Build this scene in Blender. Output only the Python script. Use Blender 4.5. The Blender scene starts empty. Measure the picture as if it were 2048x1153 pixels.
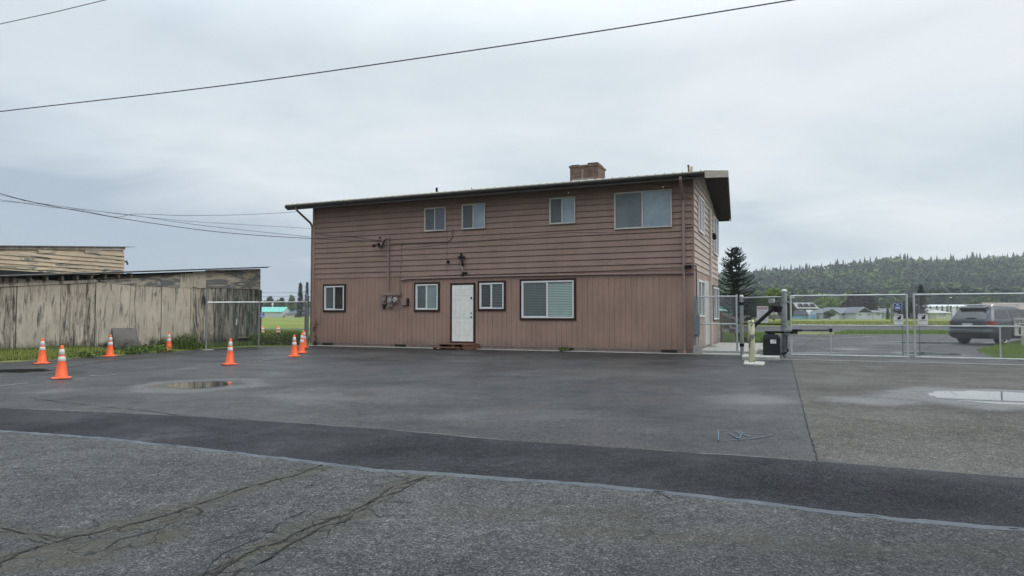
import bpy, math, random
from mathutils import Vector, Matrix, noise
random.seed(11)
rnd = random.random
def ru(a, b): return a + (b - a) * random.random()
C = bpy.context.scene.collection
sc = bpy.context.scene

# ------------------------------------------------------------------ camera
CAMH, FPX = 1.36, 1330.0
PITCH = math.atan(53.5 / FPX)
cd = bpy.data.cameras.new('camera'); cam = bpy.data.objects.new('camera', cd); C.objects.link(cam)
cam.location = (0, 0, CAMH); cam.rotation_euler = (math.pi/2 + PITCH, 0, 0)
cd.sensor_width = 36; cd.lens = FPX/2048*36; cd.clip_end = 6000; cd.clip_start = .05
sc.camera = cam
def ray(px, py):
    dx, dy = (px-1024)/FPX, (576.5-py)/FPX
    return Vector((dx, math.cos(PITCH)-dy*math.sin(PITCH), math.sin(PITCH)+dy*math.cos(PITCH)))
def G(px, py, z=0.0):
    d = ray(px, py); t = (z-CAMH)/d.z
    return Vector((d.x*t, d.y*t, z))
def D(px, py, Y):
    d = ray(px, py); t = Y/d.y
    return Vector((d.x*t, Y, CAMH+d.z*t))
class Fr:                                   # a vertical plane / local frame on the ground
    def __init__(s, o, rz):
        s.o = Vector((o[0], o[1], 0)); s.rz = rz; s.m = Matrix.Rotation(rz, 3, 'Z'); s.mi = s.m.transposed()
    def w(s, x, y, z=0): return s.o + s.m @ Vector((x, y, z))
    def L(s, p): return s.mi @ (Vector(p) - s.o)
    def on_y(s, px, py, y0=0.0):            # hit the local plane y=y0 -> (x, z)
        c = s.L((0, 0, CAMH)); d = s.mi @ ray(px, py); t = (y0-c.y)/d.y; p = c+d*t
        return p.x, p.z
    def on_x(s, px, py, x0=0.0):
        c = s.L((0, 0, CAMH)); d = s.mi @ ray(px, py); t = (x0-c.x)/d.x; p = c+d*t
        return p.y, p.z

# ------------------------------------------------------------------ mesh helper
class MB:
    def __init__(s): s.v = []; s.f = []; s.t = []
    def add(s, vs, fs, tint=None):
        b = len(s.v); s.v += [tuple(v) for v in vs]; s.f += [tuple(b+i for i in f) for f in fs]
        s.t += [(.5 if tint is None else tint)]*len(fs); return s
    def box(s, x0, x1, y0, y1, z0, z1, tint=None):
        vs = [(x, y, z) for z in (z0, z1) for y in (y0, y1) for x in (x0, x1)]
        return s.add(vs, [(0,2,3,1),(4,5,7,6),(0,1,5,4),(1,3,7,5),(3,2,6,7),(2,0,4,6)], tint)
    def obox(s, c, ax, ay, az, hx, hy, hz, tint=None):
        c = Vector(c); vs = [c+ax*(hx*i)+ay*(hy*j)+az*(hz*k) for k in (-1,1) for j in (-1,1) for i in (-1,1)]
        return s.add(vs, [(0,2,3,1),(4,5,7,6),(0,1,5,4),(1,3,7,5),(3,2,6,7),(2,0,4,6)], tint)
    def bar(s, p, q, w, h, up=Vector((0,0,1)), tint=None):
        p, q = Vector(p), Vector(q); d = q-p; L = d.length; d.normalize()
        sd = d.cross(up)
        if sd.length < 1e-4: sd = d.cross(Vector((0,1,0)))
        sd.normalize(); u = sd.cross(d)
        return s.obox((p+q)/2, d, sd, u, L/2, w/2, h/2, tint)
    def prism(s, poly, off, tint=None):
        off = Vector(off); n = len(poly); vs = [Vector(p) for p in poly]; vs += [v+off for v in vs]
        fs = [tuple(range(n))[::-1], tuple(range(n, 2*n))]+[(i, (i+1)%n, n+(i+1)%n, n+i) for i in range(n)]
        return s.add(vs, fs, tint)
    def tube(s, pts, r, n=8, cap=True, tint=None):
        pts = [Vector(p) for p in pts]; m = len(pts); vs = []; fs = []
        rr = r if isinstance(r, (list, tuple)) else [r]*m
        for i, p in enumerate(pts):
            d = (pts[min(i+1, m-1)]-pts[max(i-1, 0)]).normalized()
            a = d.cross(Vector((0,0,1)))
            if a.length < 1e-3: a = d.cross(Vector((0,1,0)))
            a.normalize(); b = d.cross(a)
            for k in range(n):
                t = 2*math.pi*k/n; vs.append(p+(a*math.cos(t)+b*math.sin(t))*rr[i])
        for i in range(m-1):
            for k in range(n):
                k2 = (k+1)%n; fs.append((i*n+k, i*n+k2, (i+1)*n+k2, (i+1)*n+k))
        if cap: fs.append(tuple(range(n))); fs.append(tuple(range((m-1)*n, m*n))[::-1])
        return s.add(vs, fs, tint)
    def lathe(s, prof, n=20, c=(0,0,0), tint=None):
        c = Vector(c); vs = []; fs = []
        for r, z in prof:
            for k in range(n):
                t = 2*math.pi*k/n; vs.append(c+Vector((r*math.cos(t), r*math.sin(t), z)))
        for i in range(len(prof)-1):
            for k in range(n):
                k2 = (k+1)%n; fs.append((i*n+k, i*n+k2, (i+1)*n+k2, (i+1)*n+k))
        fs.append(tuple(range(n))[::-1]); fs.append(tuple(range((len(prof)-1)*n, len(prof)*n)))
        return s.add(vs, fs, tint)
    def build(s, name, mat, parent=None, smooth=False, bevel=0, **kw):
        me = bpy.data.meshes.new(name); me.from_pydata(s.v, [], s.f); me.validate(clean_customdata=False)
        if mat: me.materials.append(mat)
        if len(me.polygons) == len(s.t):
            at = me.attributes.new('tint', 'FLOAT', 'FACE'); at.data.foreach_set('value', s.t)
        if smooth: me.polygons.foreach_set('use_smooth', [True]*len(me.polygons))
        me.update()
        o = bpy.data.objects.new(name, me); C.objects.link(o)
        if parent: o.parent = parent
        if bevel:
            b = o.modifiers.new('bevel', 'BEVEL'); b.width = bevel; b.segments = 2; b.limit_method = 'ANGLE'
        if kw: tag(o, **kw)
        return o
def tag(o, label=None, cat=None, group=None, kind=None):
    if label: o['label'] = label
    if cat: o['category'] = cat
    if group: o['group'] = group
    if kind: o['kind'] = kind
    return o
def thing(name, label, cat, loc=(0,0,0), rz=0, group=None):
    o = bpy.data.objects.new(name, None); C.objects.link(o); o.location = loc; o.rotation_euler = (0,0,rz)
    o.empty_display_size = .1
    return tag(o, label, cat, group)
def dup(root, loc=None, rz=None, label=None):
    def cp(o, par):
        c = o.copy(); C.objects.link(c); c.parent = par
        for ch in o.children: cp(ch, c)
        return c
    r = cp(root, None)
    if loc is not None: r.location = loc
    if rz is not None: r.rotation_euler = (0,0,rz)
    if label: r['label'] = label
    return r

# ------------------------------------------------------------------ materials
def newmat(name):
    m = bpy.data.materials.new(name); m.use_nodes = True
    nt = m.node_tree; b = nt.nodes['Principled BSDF']; return m, nt, b
class N:
    def __init__(s, nt): s.nt = nt
    def n(s, typ, **kw):
        o = s.nt.nodes.new(typ)
        for k, v in kw.items(): setattr(o, k, v)
        return o
    def link(s, a, b): s.nt.links.new(a, b)
    def coord(s, scale=(1,1,1), rnd_shift=False):
        tc = s.n('ShaderNodeTexCoord'); mp = s.n('ShaderNodeMapping'); mp.inputs['Scale'].default_value = scale
        s.link(tc.outputs['Object'], mp.inputs['Vector'])
        if rnd_shift:
            oi = s.n('ShaderNodeObjectInfo'); mu = s.n('ShaderNodeMath', operation='MULTIPLY'); mu.inputs[1].default_value = 57.0
            s.link(oi.outputs['Random'], mu.inputs[0]); s.link(mu.outputs[0], mp.inputs['Location'])
        return mp.outputs[0]
    def noise(s, vec, scale, detail=4, rough=.55, dist=0):
        o = s.n('ShaderNodeTexNoise'); o.inputs['Scale'].default_value = scale; o.inputs['Detail'].default_value = detail
        o.inputs['Roughness'].default_value = rough; o.inputs['Distortion'].default_value = dist
        s.link(vec, o.inputs['Vector']); return o.outputs['Fac']
    def ramp(s, fac, stops):
        o = s.n('ShaderNodeValToRGB'); cr = o.color_ramp
        while len(cr.elements) > 1: cr.elements.remove(cr.elements[-1])
        for i, (p, c) in enumerate(stops):
            e = cr.elements[0] if i == 0 else cr.elements.new(p)
            e.position = p; c = (c, c, c) if isinstance(c, (int, float)) else c; e.color = (*c, 1)
        s.link(fac, o.inputs[0]); return o.outputs[0]
    def mix(s, fac, a, b, mode='MIX'):
        o = s.n('ShaderNodeMix', data_type='RGBA', blend_type=mode)
        for sock, v in ((o.inputs[0], fac), (o.inputs[6], a), (o.inputs[7], b)):
            if isinstance(v, (int, float)): sock.default_value = v if sock == o.inputs[0] else (v, v, v, 1)
            elif isinstance(v, tuple): sock.default_value = (*v, 1)
            else: s.link(v, sock)
        return o.outputs[2]
    def math(s, op, a, b=0.0):
        o = s.n('ShaderNodeMath', operation=op)
        for i, v in enumerate((a, b)):
            if isinstance(v, (int, float)): o.inputs[i].default_value = v
            else: s.link(v, o.inputs[i])
        return o.outputs[0]
    def attr(s, name):
        o = s.n('ShaderNodeAttribute'); o.attribute_name = name; return o.outputs['Fac']
    def bump(s, h, strength, dist, bsdf):
        o = s.n('ShaderNodeBump'); o.inputs['Strength'].default_value = strength; o.inputs['Distance'].default_value = dist
        s.link(h, o.inputs['Height']); s.link(o.outputs[0], bsdf.inputs['Normal'])
def M(name, col, rough=.6, metal=0.0, var=.12, vs=3.0, bump=0.0, bs=40.0, stretch=(1,1,1), spec=None, dirt=0, dirtcol=(.03,.028,.022)):
    m, nt, b = newmat(name); k = N(nt); v = k.coord(stretch, True)
    f = k.noise(v, vs, 5, .6)
    lo = tuple(c*(1-var*1.6) for c in col); hi = tuple(min(1, c*(1+var*1.6)) for c in col)
    c = k.ramp(f, [(.25, lo), (.75, hi)])
    if dirt:
        d = k.ramp(k.noise(v, vs*1.7, 6, .7, .5), [(.52, 0.0), (.72, 1.0)]); c = k.mix(k.math('MULTIPLY', d, dirt), c, dirtcol)
    k.link(c, b.inputs['Base Color']); b.inputs['Roughness'].default_value = rough; b.inputs['Metallic'].default_value = metal
    if spec is not None: b.inputs['Specular IOR Level'].default_value = spec
    if bump: k.bump(k.noise(v, bs, 4), bump, .01, b)
    return m
def leafmat(name, dark, light, rough=.75):
    m, nt, b = newmat(name); k = N(nt); t = k.attr('tint'); v = k.coord()
    f = k.math('ADD', k.math('MULTIPLY', t, .65), k.math('MULTIPLY', k.noise(v, 1.2, 3), .35))
    k.link(k.ramp(f, [(.15, dark), (.85, light)]), b.inputs['Base Color'])
    b.inputs['Roughness'].default_value = rough; b.inputs['Specular IOR Level'].default_value = .2
    return m
def asphalt(name, a, b_, speck=.5, rough=.5, patch=(.75, 1.2), spec=.5, tint2=None):
    """aggregate + patches; attributes wet and moss come from the mesh"""
    m, nt, b = newmat(name); k = N(nt); v = k.coord()
    vo = k.n('ShaderNodeTexVoronoi'); vo.inputs['Scale'].default_value = 110; k.link(v, vo.inputs['Vector'])
    st = k.n('ShaderNodeSeparateColor'); k.link(vo.outputs['Color'], st.inputs[0])
    vo2 = k.n('ShaderNodeTexVoronoi'); vo2.inputs['Scale'].default_value = 55; k.link(v, vo2.inputs['Vector'])
    st2 = k.n('ShaderNodeSeparateColor'); k.link(vo2.outputs['Color'], st2.inputs[0])
    big = k.noise(v, .35, 5, .6, .4); mid = k.noise(v, 2.2, 5, .65)
    c = k.mix(k.ramp(mid, [(.3, 0.0), (.7, 1.0)]), a, b_)
    pf = k.ramp(big, [(.3, patch[0]), (.7, patch[1])]); c = k.mix(1.0, c, pf, 'MULTIPLY')
    if tint2: c = k.mix(k.ramp(k.noise(v, .8, 4, .6), [(.45, 0.0), (.7, 1.0)]), c, tint2)
    c = k.mix(k.attr('fresh'), c, k.mix(.62, (.010, .010, .011), c))
    c = k.mix(1.0, c, k.ramp(k.noise(v, 13, 7, .75), [(.3, .55), (.5, 1.0), (.7, 1.5)]), 'MULTIPLY')
    c = k.mix(1.0, c, k.ramp(k.noise(v, 48, 3, .8), [(.34, .55), (.5, 1.0), (.66, 1.5)]), 'MULTIPLY')
    sp = k.ramp(st.outputs[0], [(0, 1-speck), (.55, 1.0), (.85, 1+speck*.7), (1, 1+speck*1.7)])
    c = k.mix(1.0, c, sp, 'MULTIPLY')
    sp2 = k.ramp(st2.outputs[1], [(0, 1-speck*.6), (.12, 1.0), (.9, 1.0), (1, 1+speck*.9)])
    c = k.mix(1.0, c, sp2, 'MULTIPLY')
    wv = k.n('ShaderNodeVectorMath', operation='ADD'); nn = k.n('ShaderNodeTexNoise'); nn.inputs['Scale'].default_value = 3.5; k.link(v, nn.inputs['Vector'])
    sc_ = k.n('ShaderNodeVectorMath', operation='SCALE'); sc_.inputs['Scale'].default_value = .28; k.link(nn.outputs['Color'], sc_.inputs[0]); k.link(v, wv.inputs[0]); k.link(sc_.outputs[0], wv.inputs[1])
    ve = k.n('ShaderNodeTexVoronoi', feature='DISTANCE_TO_EDGE'); ve.inputs['Scale'].default_value = 4.2; k.link(wv.outputs[0], ve.inputs['Vector'])
    net = k.ramp(ve.outputs['Distance'], [(.0, 1.0), (.028, .0)])
    ms = k.attr('moss'); mm = k.math('MULTIPLY', ms, k.ramp(k.noise(v, 5, 5, .7), [(.3, .15), (.65, 1.0)]))
    c = k.mix(k.math('MULTIPLY', mm, .85), c, k.mix(k.noise(v, 30, 4, .7), (.014, .014, .010), (.095, .088, .056)))
    c = k.mix(k.math('MULTIPLY', net, k.ramp(k.math('MULTIPLY', ms, k.noise(v, 2.2, 3)), [(.22, 0.0), (.34, .9)])), c, (.007, .007, .006))
    w = k.attr('wet'); w = k.math('MULTIPLY', w, k.ramp(k.math('ADD', k.math('MULTIPLY', w, .55), k.math('MULTIPLY', k.noise(v, 7, 6, .75), .9)), [(.50, .12), (.72, 1.0)])); c = k.mix(k.math('MULTIPLY', w, .3), c, (.012, .012, .013))
    k.link(c, b.inputs['Base Color'])
    dn = k.ramp(k.noise(v, .6, 4, .6, .6), [(.35, rough*.72), (.65, rough*1.15)])
    r = k.mix(k.math('MULTIPLY', w, .98), dn, .20); k.link(r, b.inputs['Roughness'])
    k.link(k.ramp(w, [(0, spec), (.55, 1.0)]), b.inputs['Specular IOR Level'])
    hgt = k.mix(w, vo.outputs['Distance'], .35); k.bump(hgt, .6, .005, b)
    return m
# ------------------------------------------------------------------ sky and light
w = bpy.data.worlds.new('World'); sc.world = w; w.use_nodes = True
k = N(w.node_tree); bg = w.node_tree.nodes['Background']
SUN_EL, SUN_AZ = math.radians(42), math.radians(112)
sky = k.n('ShaderNodeTexSky', sky_type='NISHITA'); sky.sun_disc = False
sky.sun_elevation = SUN_EL; sky.sun_rotation = SUN_AZ; sky.dust_density = 3; sky.air_density = 1.2
tc = k.n('ShaderNodeTexCoord'); sp = k.n('ShaderNodeSeparateXYZ'); k.link(tc.outputs['Generated'], sp.inputs[0])
zz = k.math('MAXIMUM', sp.outputs[2], 0.0)
# project the view direction on a cloud layer so clouds flatten towards the horizon
den = k.math('ADD', zz, .16); cx = k.math('DIVIDE', sp.outputs[0], den); cy = k.math('DIVIDE', sp.outputs[1], den)
cb = k.n('ShaderNodeCombineXYZ'); k.link(cx, cb.inputs[0]); k.link(cy, cb.inputs[1])
mp = k.n('ShaderNodeMapping'); mp.inputs['Location'].default_value = (3.2, 1.7, 0); mp.inputs['Scale'].default_value = (.7, .8, 1)
k.link(cb.outputs[0], mp.inputs['Vector'])
n1 = k.noise(mp.outputs[0], .55, 6, .52, .5); n2 = k.noise(mp.outputs[0], 1.6, 7, .55, .8)
f = k.math('ADD', k.math('MULTIPLY', n1, .74), k.math('MULTIPLY', n2, .26))
cl = k.ramp(f, [(.36, (3.85, 4.45, 4.95)), (.47, (4.95, 5.5, 5.9)), (.60, (6.15, 6.5, 6.7))])
# darker blue bank low on the left
left = k.ramp(k.math('ADD', k.math('ADD', k.math('MULTIPLY', sp.outputs[0], -.9), k.math('MULTIPLY', zz, -4.0)), k.math('MULTIPLY', n2, .9)), [(-.0, 0.0), (.36, 1.0)])
cl = k.mix(k.math('MULTIPLY', left, .85), cl, k.mix(f, (1.9, 2.5, 3.3), (3.1, 3.8, 4.6)))
up = k.ramp(zz, [(.36, 1.0), (.95, 3.2)])                    # an overcast sky is brightest overhead
cl = k.mix(1.0, cl, up, 'MULTIPLY')
cl.node.inputs[0].default_value = 1.0
fin = k.mix(.07, cl, sky.outputs[0])
k.link(fin, bg.inputs['Color']); bg.inputs['Strength'].default_value = .14
sd = bpy.data.lights.new('sun', 'SUN'); sun = bpy.data.objects.new('sun', sd); C.objects.link(sun)
sd.energy = 1.5; sd.angle = math.radians(34); sd.color = (1, .965, .92)
sun.rotation_euler = (math.pi/2-SUN_EL, 0, math.pi-SUN_AZ)
sc.view_settings.view_transform = 'Standard'; sc.view_settings.look = 'None'
sc.view_settings.exposure = 0.0; sc.view_settings.gamma = 1
sc.cycles.volume_bounces = 0; sc.cycles.max_bounces = 6; sc.cycles.transparent_max_bounces = 24

# ------------------------------------------------------------------ frames
ANG = -math.atan2(1330, 3150)
R0 = G(1389, 708.5); HF = Fr(R0, ANG)                # house: x right along front, y into depth
gl = G(1580, 719); GF = Fr((8.51, 20.36), ANG)       # gate line
SA = Fr((-11.55, 30.6), ANG+math.pi/2)               # shed wall, local x runs away from the camera

# ------------------------------------------------------------------ ground
def pl(pts):                                         # piecewise-linear x -> y
    pts = sorted(pts)
    def f(x):
        if x <= pts[0][0]: a, b = pts[0], pts[1]
        elif x >= pts[-1][0]: a, b = pts[-2], pts[-1]
        else:
            for i in range(len(pts)-1):
                if pts[i][0] <= x <= pts[i+1][0]: a, b = pts[i], pts[i+1]; break
        return a[1]+(b[1]-a[1])*(x-a[0])/(b[0]-a[0])
    return f
def gxy(lst): return [tuple(G(*p)[:2]) for p in lst]
def nz(x, y, s, o=0): return noise.noise(Vector((x*s, y*s, o)))
cracks = [gxy(l) for l in (
    [(655, 930), (590, 955), (510, 975), (440, 997), (380, 1020), (300, 1045), (225, 1065), (150, 1080), (60, 1108), (0, 1130), (-120, 1165)],
    [(235, 1058), (180, 1075), (110, 1080), (50, 1074), (0, 1062), (-60, 1050)],
    [(385, 1020), (400, 1030), (330, 1062), (240, 1085), (205, 1110)],
    [(860, 956), (800, 975), (755, 1000), (700, 1035), (660, 1045), (620, 1060), (560, 1090), (520, 1100), (470, 1130), (435, 1153), (400, 1175)],
    [(850, 960), (790, 990), (745, 1008), (690, 1050), (640, 1062), (590, 1088), (540, 1122), (480, 1150), (440, 1180)],
    [(610, 1028), (560, 1055), (520, 1080), (450, 1115), (420, 1150), (380, 1175)],
    [(1290, 980), (1330, 1000), (1340, 1008)])]
moss_lines = [cracks[0], cracks[1], cracks[3], gxy([(0, 1120), (150, 1110), (330, 1080)]), gxy([(-300, 1140), (0, 1140), (200, 1125)])]
dmp = [(gxy([(900, 1030), (1250, 1030)]), .5), (gxy([(1150, 1060), (1500, 1090)]), .6), (gxy([(1500, 1100), (2000, 1110)]), .35)]
def segd(x, y, l):
    b = 1e9
    for (x0, y0), (x1, y1) in zip(l, l[1:]):
        dx, dy = x1-x0, y1-y0; t = max(0, min(1, ((x-x0)*dx+(y-y0)*dy)/(dx*dx+dy*dy+1e-9)))
        b = min(b, math.hypot(x-x0-t*dx, y-y0-t*dy))
    return b
def moss(x, y):
    if y > 6.5: return 0
    m = 0
    for l in moss_lines: m = max(m, 1-segd(x, y, l)/(.22+.16*nz(x, y, 1.5)))
    for l, s in dmp: m = max(m, s*(1-segd(x, y, l)/(.35+.25*nz(x, y, 2, 3))))
    return max(0, min(1, m*1.3))
# (centre px, half length px, half height px at that depth, strength, halo)
def ell(px, py, x0, x1, y0, y1):
    c = G(px, py); a = G(x0, py); b = G(x1, py); n_ = G(px, y1); f_ = G(px, y0)
    return (c.x, (f_.y+n_.y)/2, (b.x-a.x)/2, (f_.y-n_.y)/2)
wets = [(ell(400, 772, 292, 500, 760, 784), .9), (ell(2010, 798, 1830, 2190, 780, 818), 1.25),
        (ell(1745, 805, 1640, 1850, 796, 813), .5), (ell(100, 783, 40, 140, 776, 792), .25),
        (ell(1010, 832, 800, 1250, 822, 845), .3), (ell(1180, 745, 1000, 1560, 737, 760), .28),
        (ell(700, 790, 520, 900, 775, 812), .35), (ell(150, 840, -60, 330, 826, 850), .25),
        (ell(1480, 800, 1350, 1590, 790, 815), .4)]
def wet(x, y):
    v = 0
    for (cx_, cy_, a, b), s in wets:
        xs = (x-cx_)/(a*1.15); ys = (y-cy_)/(b*1.15)
        d = math.sqrt(xs*xs+ys*ys)
        if d < 1.6: v = max(v, s*1.5*(1.25-d+.35*nz(x, y*1.6, 1.1, 9)))
    return max(0, min(1, v))
def fresh(x, y):                                     # darker, newer asphalt in front of the house
    p = HF.L((x, y, 0)); a = max(0, min(1, (p.y+4.6+1.6*nz(x*.5, y, .5, 12))/2.2)) if -24 < p.x < 3 else 0
    b_ = max(0, min(1, (p.y+9.0+1.2*nz(x*.3, y*1.4, .6, 15))/1.0))*max(0, min(1, (-p.y-6.4)/.8))*.6
    return max(a, b_*(.5+nz(x*.4, y, .7, 21)))
def fresh_road(x, y): return max(0, min(1, .75*(4.9-y+.25*(x-1)+.8*nz(x, y, .6, 31))))
def sheet(name, near, far, x0, x1, nx, ny, z, mat, wfn=wet, mfn=moss, ffn=None):
    vs = []; fs = []; W = []; Mo = []; Fh = []
    for i in range(nx+1):
        x = x0+(x1-x0)*i/nx; a, b = near(x), far(x)
        for j in range(ny+1):
            y = a+(b-a)*(j/ny)**1.25; vs.append((x, y, z)); W.append(wfn(x, y) if wfn else 0); Mo.append(mfn(x, y) if mfn else 0); Fh.append(ffn(x, y) if ffn else 0)
    for i in range(nx):
        for j in range(ny):
            q = i*(ny+1)+j; fs.append((q, q+ny+1, q+ny+2, q+1))
    me = bpy.data.meshes.new(name); me.from_pydata(vs, [], fs); me.materials.append(mat)
    for nm, dat in (('wet', W), ('moss', Mo), ('fresh', Fh)):
        at = me.attributes.new(nm, 'FLOAT', 'POINT'); at.data.foreach_set('value', dat)
    me.update(); o = bpy.data.objects.new(name, me); C.objects.link(o); o['kind'] = 'structure'; return o

m_field, nt, b = newmat('field_grass'); k = N(nt); v = k.coord()
c = k.ramp(k.noise(v, .06, 6, .65, .3), [(.3, (.12, .165, .035)), (.5, (.20, .24, .055)), (.7, (.28, .27, .09))])
c = k.mix(1.0, c, k.ramp(k.noise(v, 6, 6, .7), [(.3, .62), (.7, 1.25)]), 'MULTIPLY')
k.link(c, b.inputs['Base Color']); b.inputs['Roughness'].default_value = .95; b.inputs['Specular IOR Level'].default_value = .1
k.bump(k.noise(v, 9, 5, .7), .8, .08, b)
g = MB(); g.add([(-1500,-300,0),(1500,-300,0),(1500,1600,0),(-1500,1600,0)], [(0,1,2,3)]); g.build('ground', m_field, kind='structure')

A_LOT = asphalt('lot_asphalt', (.027, .027, .028), (.048, .047, .047), .55, .56, (.5, 1.5), .22, (.05, .047, .044))
A_ROAD = asphalt('road_asphalt', (.047, .047, .048), (.074, .073, .072), .62, .8, (.75, 1.2), .25)
A_DRIVE = asphalt('drive_asphalt', (.044, .040, .034), (.072, .066, .056), .75, .7, (.75, 1.25), .25)
A_STRIP = asphalt('patch_asphalt', (.012, .012, .0145), (.023, .023, .027), .7, .75, (.65, 1.4), .16)
A_SERV = asphalt('service_asphalt', (.038, .036, .036), (.058, .056, .055), .4, .65, (.8, 1.2), .25)

st_far = pl(gxy([(-400, 800), (0, 820), (200, 828), (400, 838), (600, 851), (800, 866), (1000, 885), (1200, 898), (1400, 912), (1637, 928), (1850, 946), (2048, 962), (2500, 1000)]))
st_near = pl(gxy([(-400, 835), (0, 866), (200, 880), (400, 902), (600, 926), (760, 946), (850, 950), (1000, 962), (1200, 976), (1400, 998), (1600, 1022), (1800, 1046), (2048, 1066), (2500, 1110)]))
lf = [tuple(G(x, y)[:2]) for x, y in [(0, 726), (130, 719), (260, 709), (340, 704), (415, 698), (520, 694), (600, 693)]]
for s in (-16.5, -8, 0, 1.2): p = HF.w(s, .3); lf.append((p.x, p.y))
p = GF.w(0, .05); lf.append((p.x, p.y)); p = GF.w(12, .05); lf.append((p.x, p.y)); p = GF.w(40, .05); lf.append((p.x, p.y))
lot_far0 = pl([(-60, lf[0][1]-.5)]+lf)
def lot_far(x): return lot_far0(x)+.10*nz(x, 0, .9, 4)*(1 if x < -9 else 0)
sheet('parking_lot', lambda x: st_near(x)-.5, lot_far, -26, 16, 210, 130, .008, A_LOT, wet, moss, fresh)
sheet('parking_lot', lambda x: st_near(x)-.5, lot_far, -60, -26, 20, 12, .008, A_LOT, None, None)
sheet('road', lambda x: -14, lambda x: st_near(x)-.02, -60, 60, 240, 10, .012, A_ROAD, None, None)
sheet('road', lambda x: 1.5, lambda x: st_near(x)-.0, -7, 7, 200, 110, .016, A_ROAD, wet, moss, fresh_road)
def jag(x, s=.03, o=0): return s*nz(x, 0, 3.1, o)+s*.6*nz(x, 0, 11, o+2)
sheet('patch_strip', lambda x: st_near(x)+jag(x, .03, 1), lambda x: st_far(x)+jag(x, .035, 5), -40, 40, 520, 14, .024, A_STRIP,
      lambda x, y: max(0, min(1, .25*nz(x, y, .9)))*1, None)
# brownish driveway right of the seam
sm = gxy([(1582, 722), (1588, 745), (1593, 765), (1603, 805), (1616, 860), (1637, 928)])
seam = pl([(y, x) for x, y in sm])
vs = []; fs = []; W = []
NY, NX = 110, 90
for j in range(NY+1):
    y0_ = 5.4+(20.4-5.4)*(j/NY); 
    for i in range(NX+1):
        xl = seam(y0_)+.025*nz(0, y0_, 2.7); u_ = i/NX; x = xl+(24-xl)*u_**1.3
        y = min(y0_, lot_far(x)-.01); y = max(y, st_far(x)-.4); vs.append((x, y, .013)); W.append(wet(x, y))
for j in range(NY):
    for i in range(NX):
        q = j*(NX+1)+i; fs.append((q, q+1, q+NX+2, q+NX+1))
me = bpy.data.meshes.new('driveway'); me.from_pydata(vs, [], fs); me.materials.append(A_DRIVE)
me.attributes.new('wet', 'FLOAT', 'POINT').data.foreach_set('value', W)
me.attributes.new('moss', 'FLOAT', 'POINT').data.foreach_set('value', [0.0]*len(W))
me.update(); o = bpy.data.objects.new('driveway', me); C.objects.link(o); o['kind'] = 'structure'

# service road behind the gate, taxiway, far strip
serv_near = pl([tuple(GF.w(t, .05)[:2]) for t in (-8, 40)])
def wet2(x, y):
    v = 0
    for (cx_, cy_, a, b), s in wets2:
        d = math.hypot((x-cx_)/a, (y-cy_)/b); v = max(v, s*(1.3-d+.2*nz(x, y, .5)))
    return max(0, min(1, v))
wets2 = [(ell(1880, 686, 1745, 2050, 684, 689), 1.3), (ell(1860, 708, 1800, 1925, 704, 713), 1.2), (ell(1700, 699, 1650, 1740, 696, 702), .6),
         (ell(1640, 673, 1560, 1760, 672, 675), .9), (ell(1650, 706, 1590, 1815, 704, 708), .6)]
sheet('service_road', serv_near, lambda x: max(serv_near(x)+.5, 46+.05*x), 7.9, 70, 130, 60, .004, A_SERV, wet2, None)
def clampf(f, lo, hi): return lambda x: max(lo, min(hi, f(x)))
sheet('taxiway', pl([(-80, 59.5), (5, 59), (14, 53), (24, 51.5), (140, 51)]), pl([(-80, 62.5), (5, 66), (14, 74), (24, 80), (140, 84)]), -80, 140, 60, 4, .004, A_SERV, None, None)
concrete = M('concrete', (.36, .35, .32), .85, var=.12, vs=2.5, bump=.3, bs=60, dirt=.35, dirtcol=(.12, .115, .10))

# wet film along the low edge of the dark strip, reflecting the sky
m_water, nt, b = newmat('water'); b.inputs['Base Color'].default_value = (.02, .022, .022, 1); b.inputs['Roughness'].default_value = .03
b.inputs['IOR'].default_value = 1.36; b.inputs['Specular IOR Level'].default_value = 1.0; b.inputs['Coat Weight'].default_value = .6; b.inputs['Coat Roughness'].default_value = .02
m_film, nt, b = newmat('wet_film'); k = N(nt); v = k.coord(); b.inputs['Base Color'].default_value = (.05, .058, .068, 1)
k.link(k.ramp(k.noise(v, 6, 4), [(.35, .32), (.65, .62)]), b.inputs['Roughness']); k.bump(k.noise(v, 60, 4), .15, .004, b)
vs = []; fs = []
n_ = 900
for i in range(n_+1):
    x = -14+24*i/n_; y = st_near(x)+jag(x, .03, 1)
    wv = .035+.035*(nz(x, 0, 1.3, 7)+.4)+.02*nz(x, 0, 6, 2)+.014*nz(x, 0, 17, 2); wv *= (.9 if -1.6 < x < 1.2 else .55); wv = max(.003, wv-.03*max(0, nz(x, 0, 2.4, 77))*3-.03*max(0, nz(x, 0, 7, 79))*3)
    wv *= 1.0+.5*max(0, -x-2)/5
    vs += [(x, y-wv-.02+.02*nz(x, 0, 5, 3)+.012*nz(x, 0, 19, 3), .0172), (x, y+.012+.012*nz(x, 0, 8, 33), .0285)]
for i in range(n_): fs.append((2*i, 2*i+2, 2*i+3, 2*i+1))
g = MB(); g.add(vs, fs); g.build('water_runnel', m_film, kind='structure')
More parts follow.
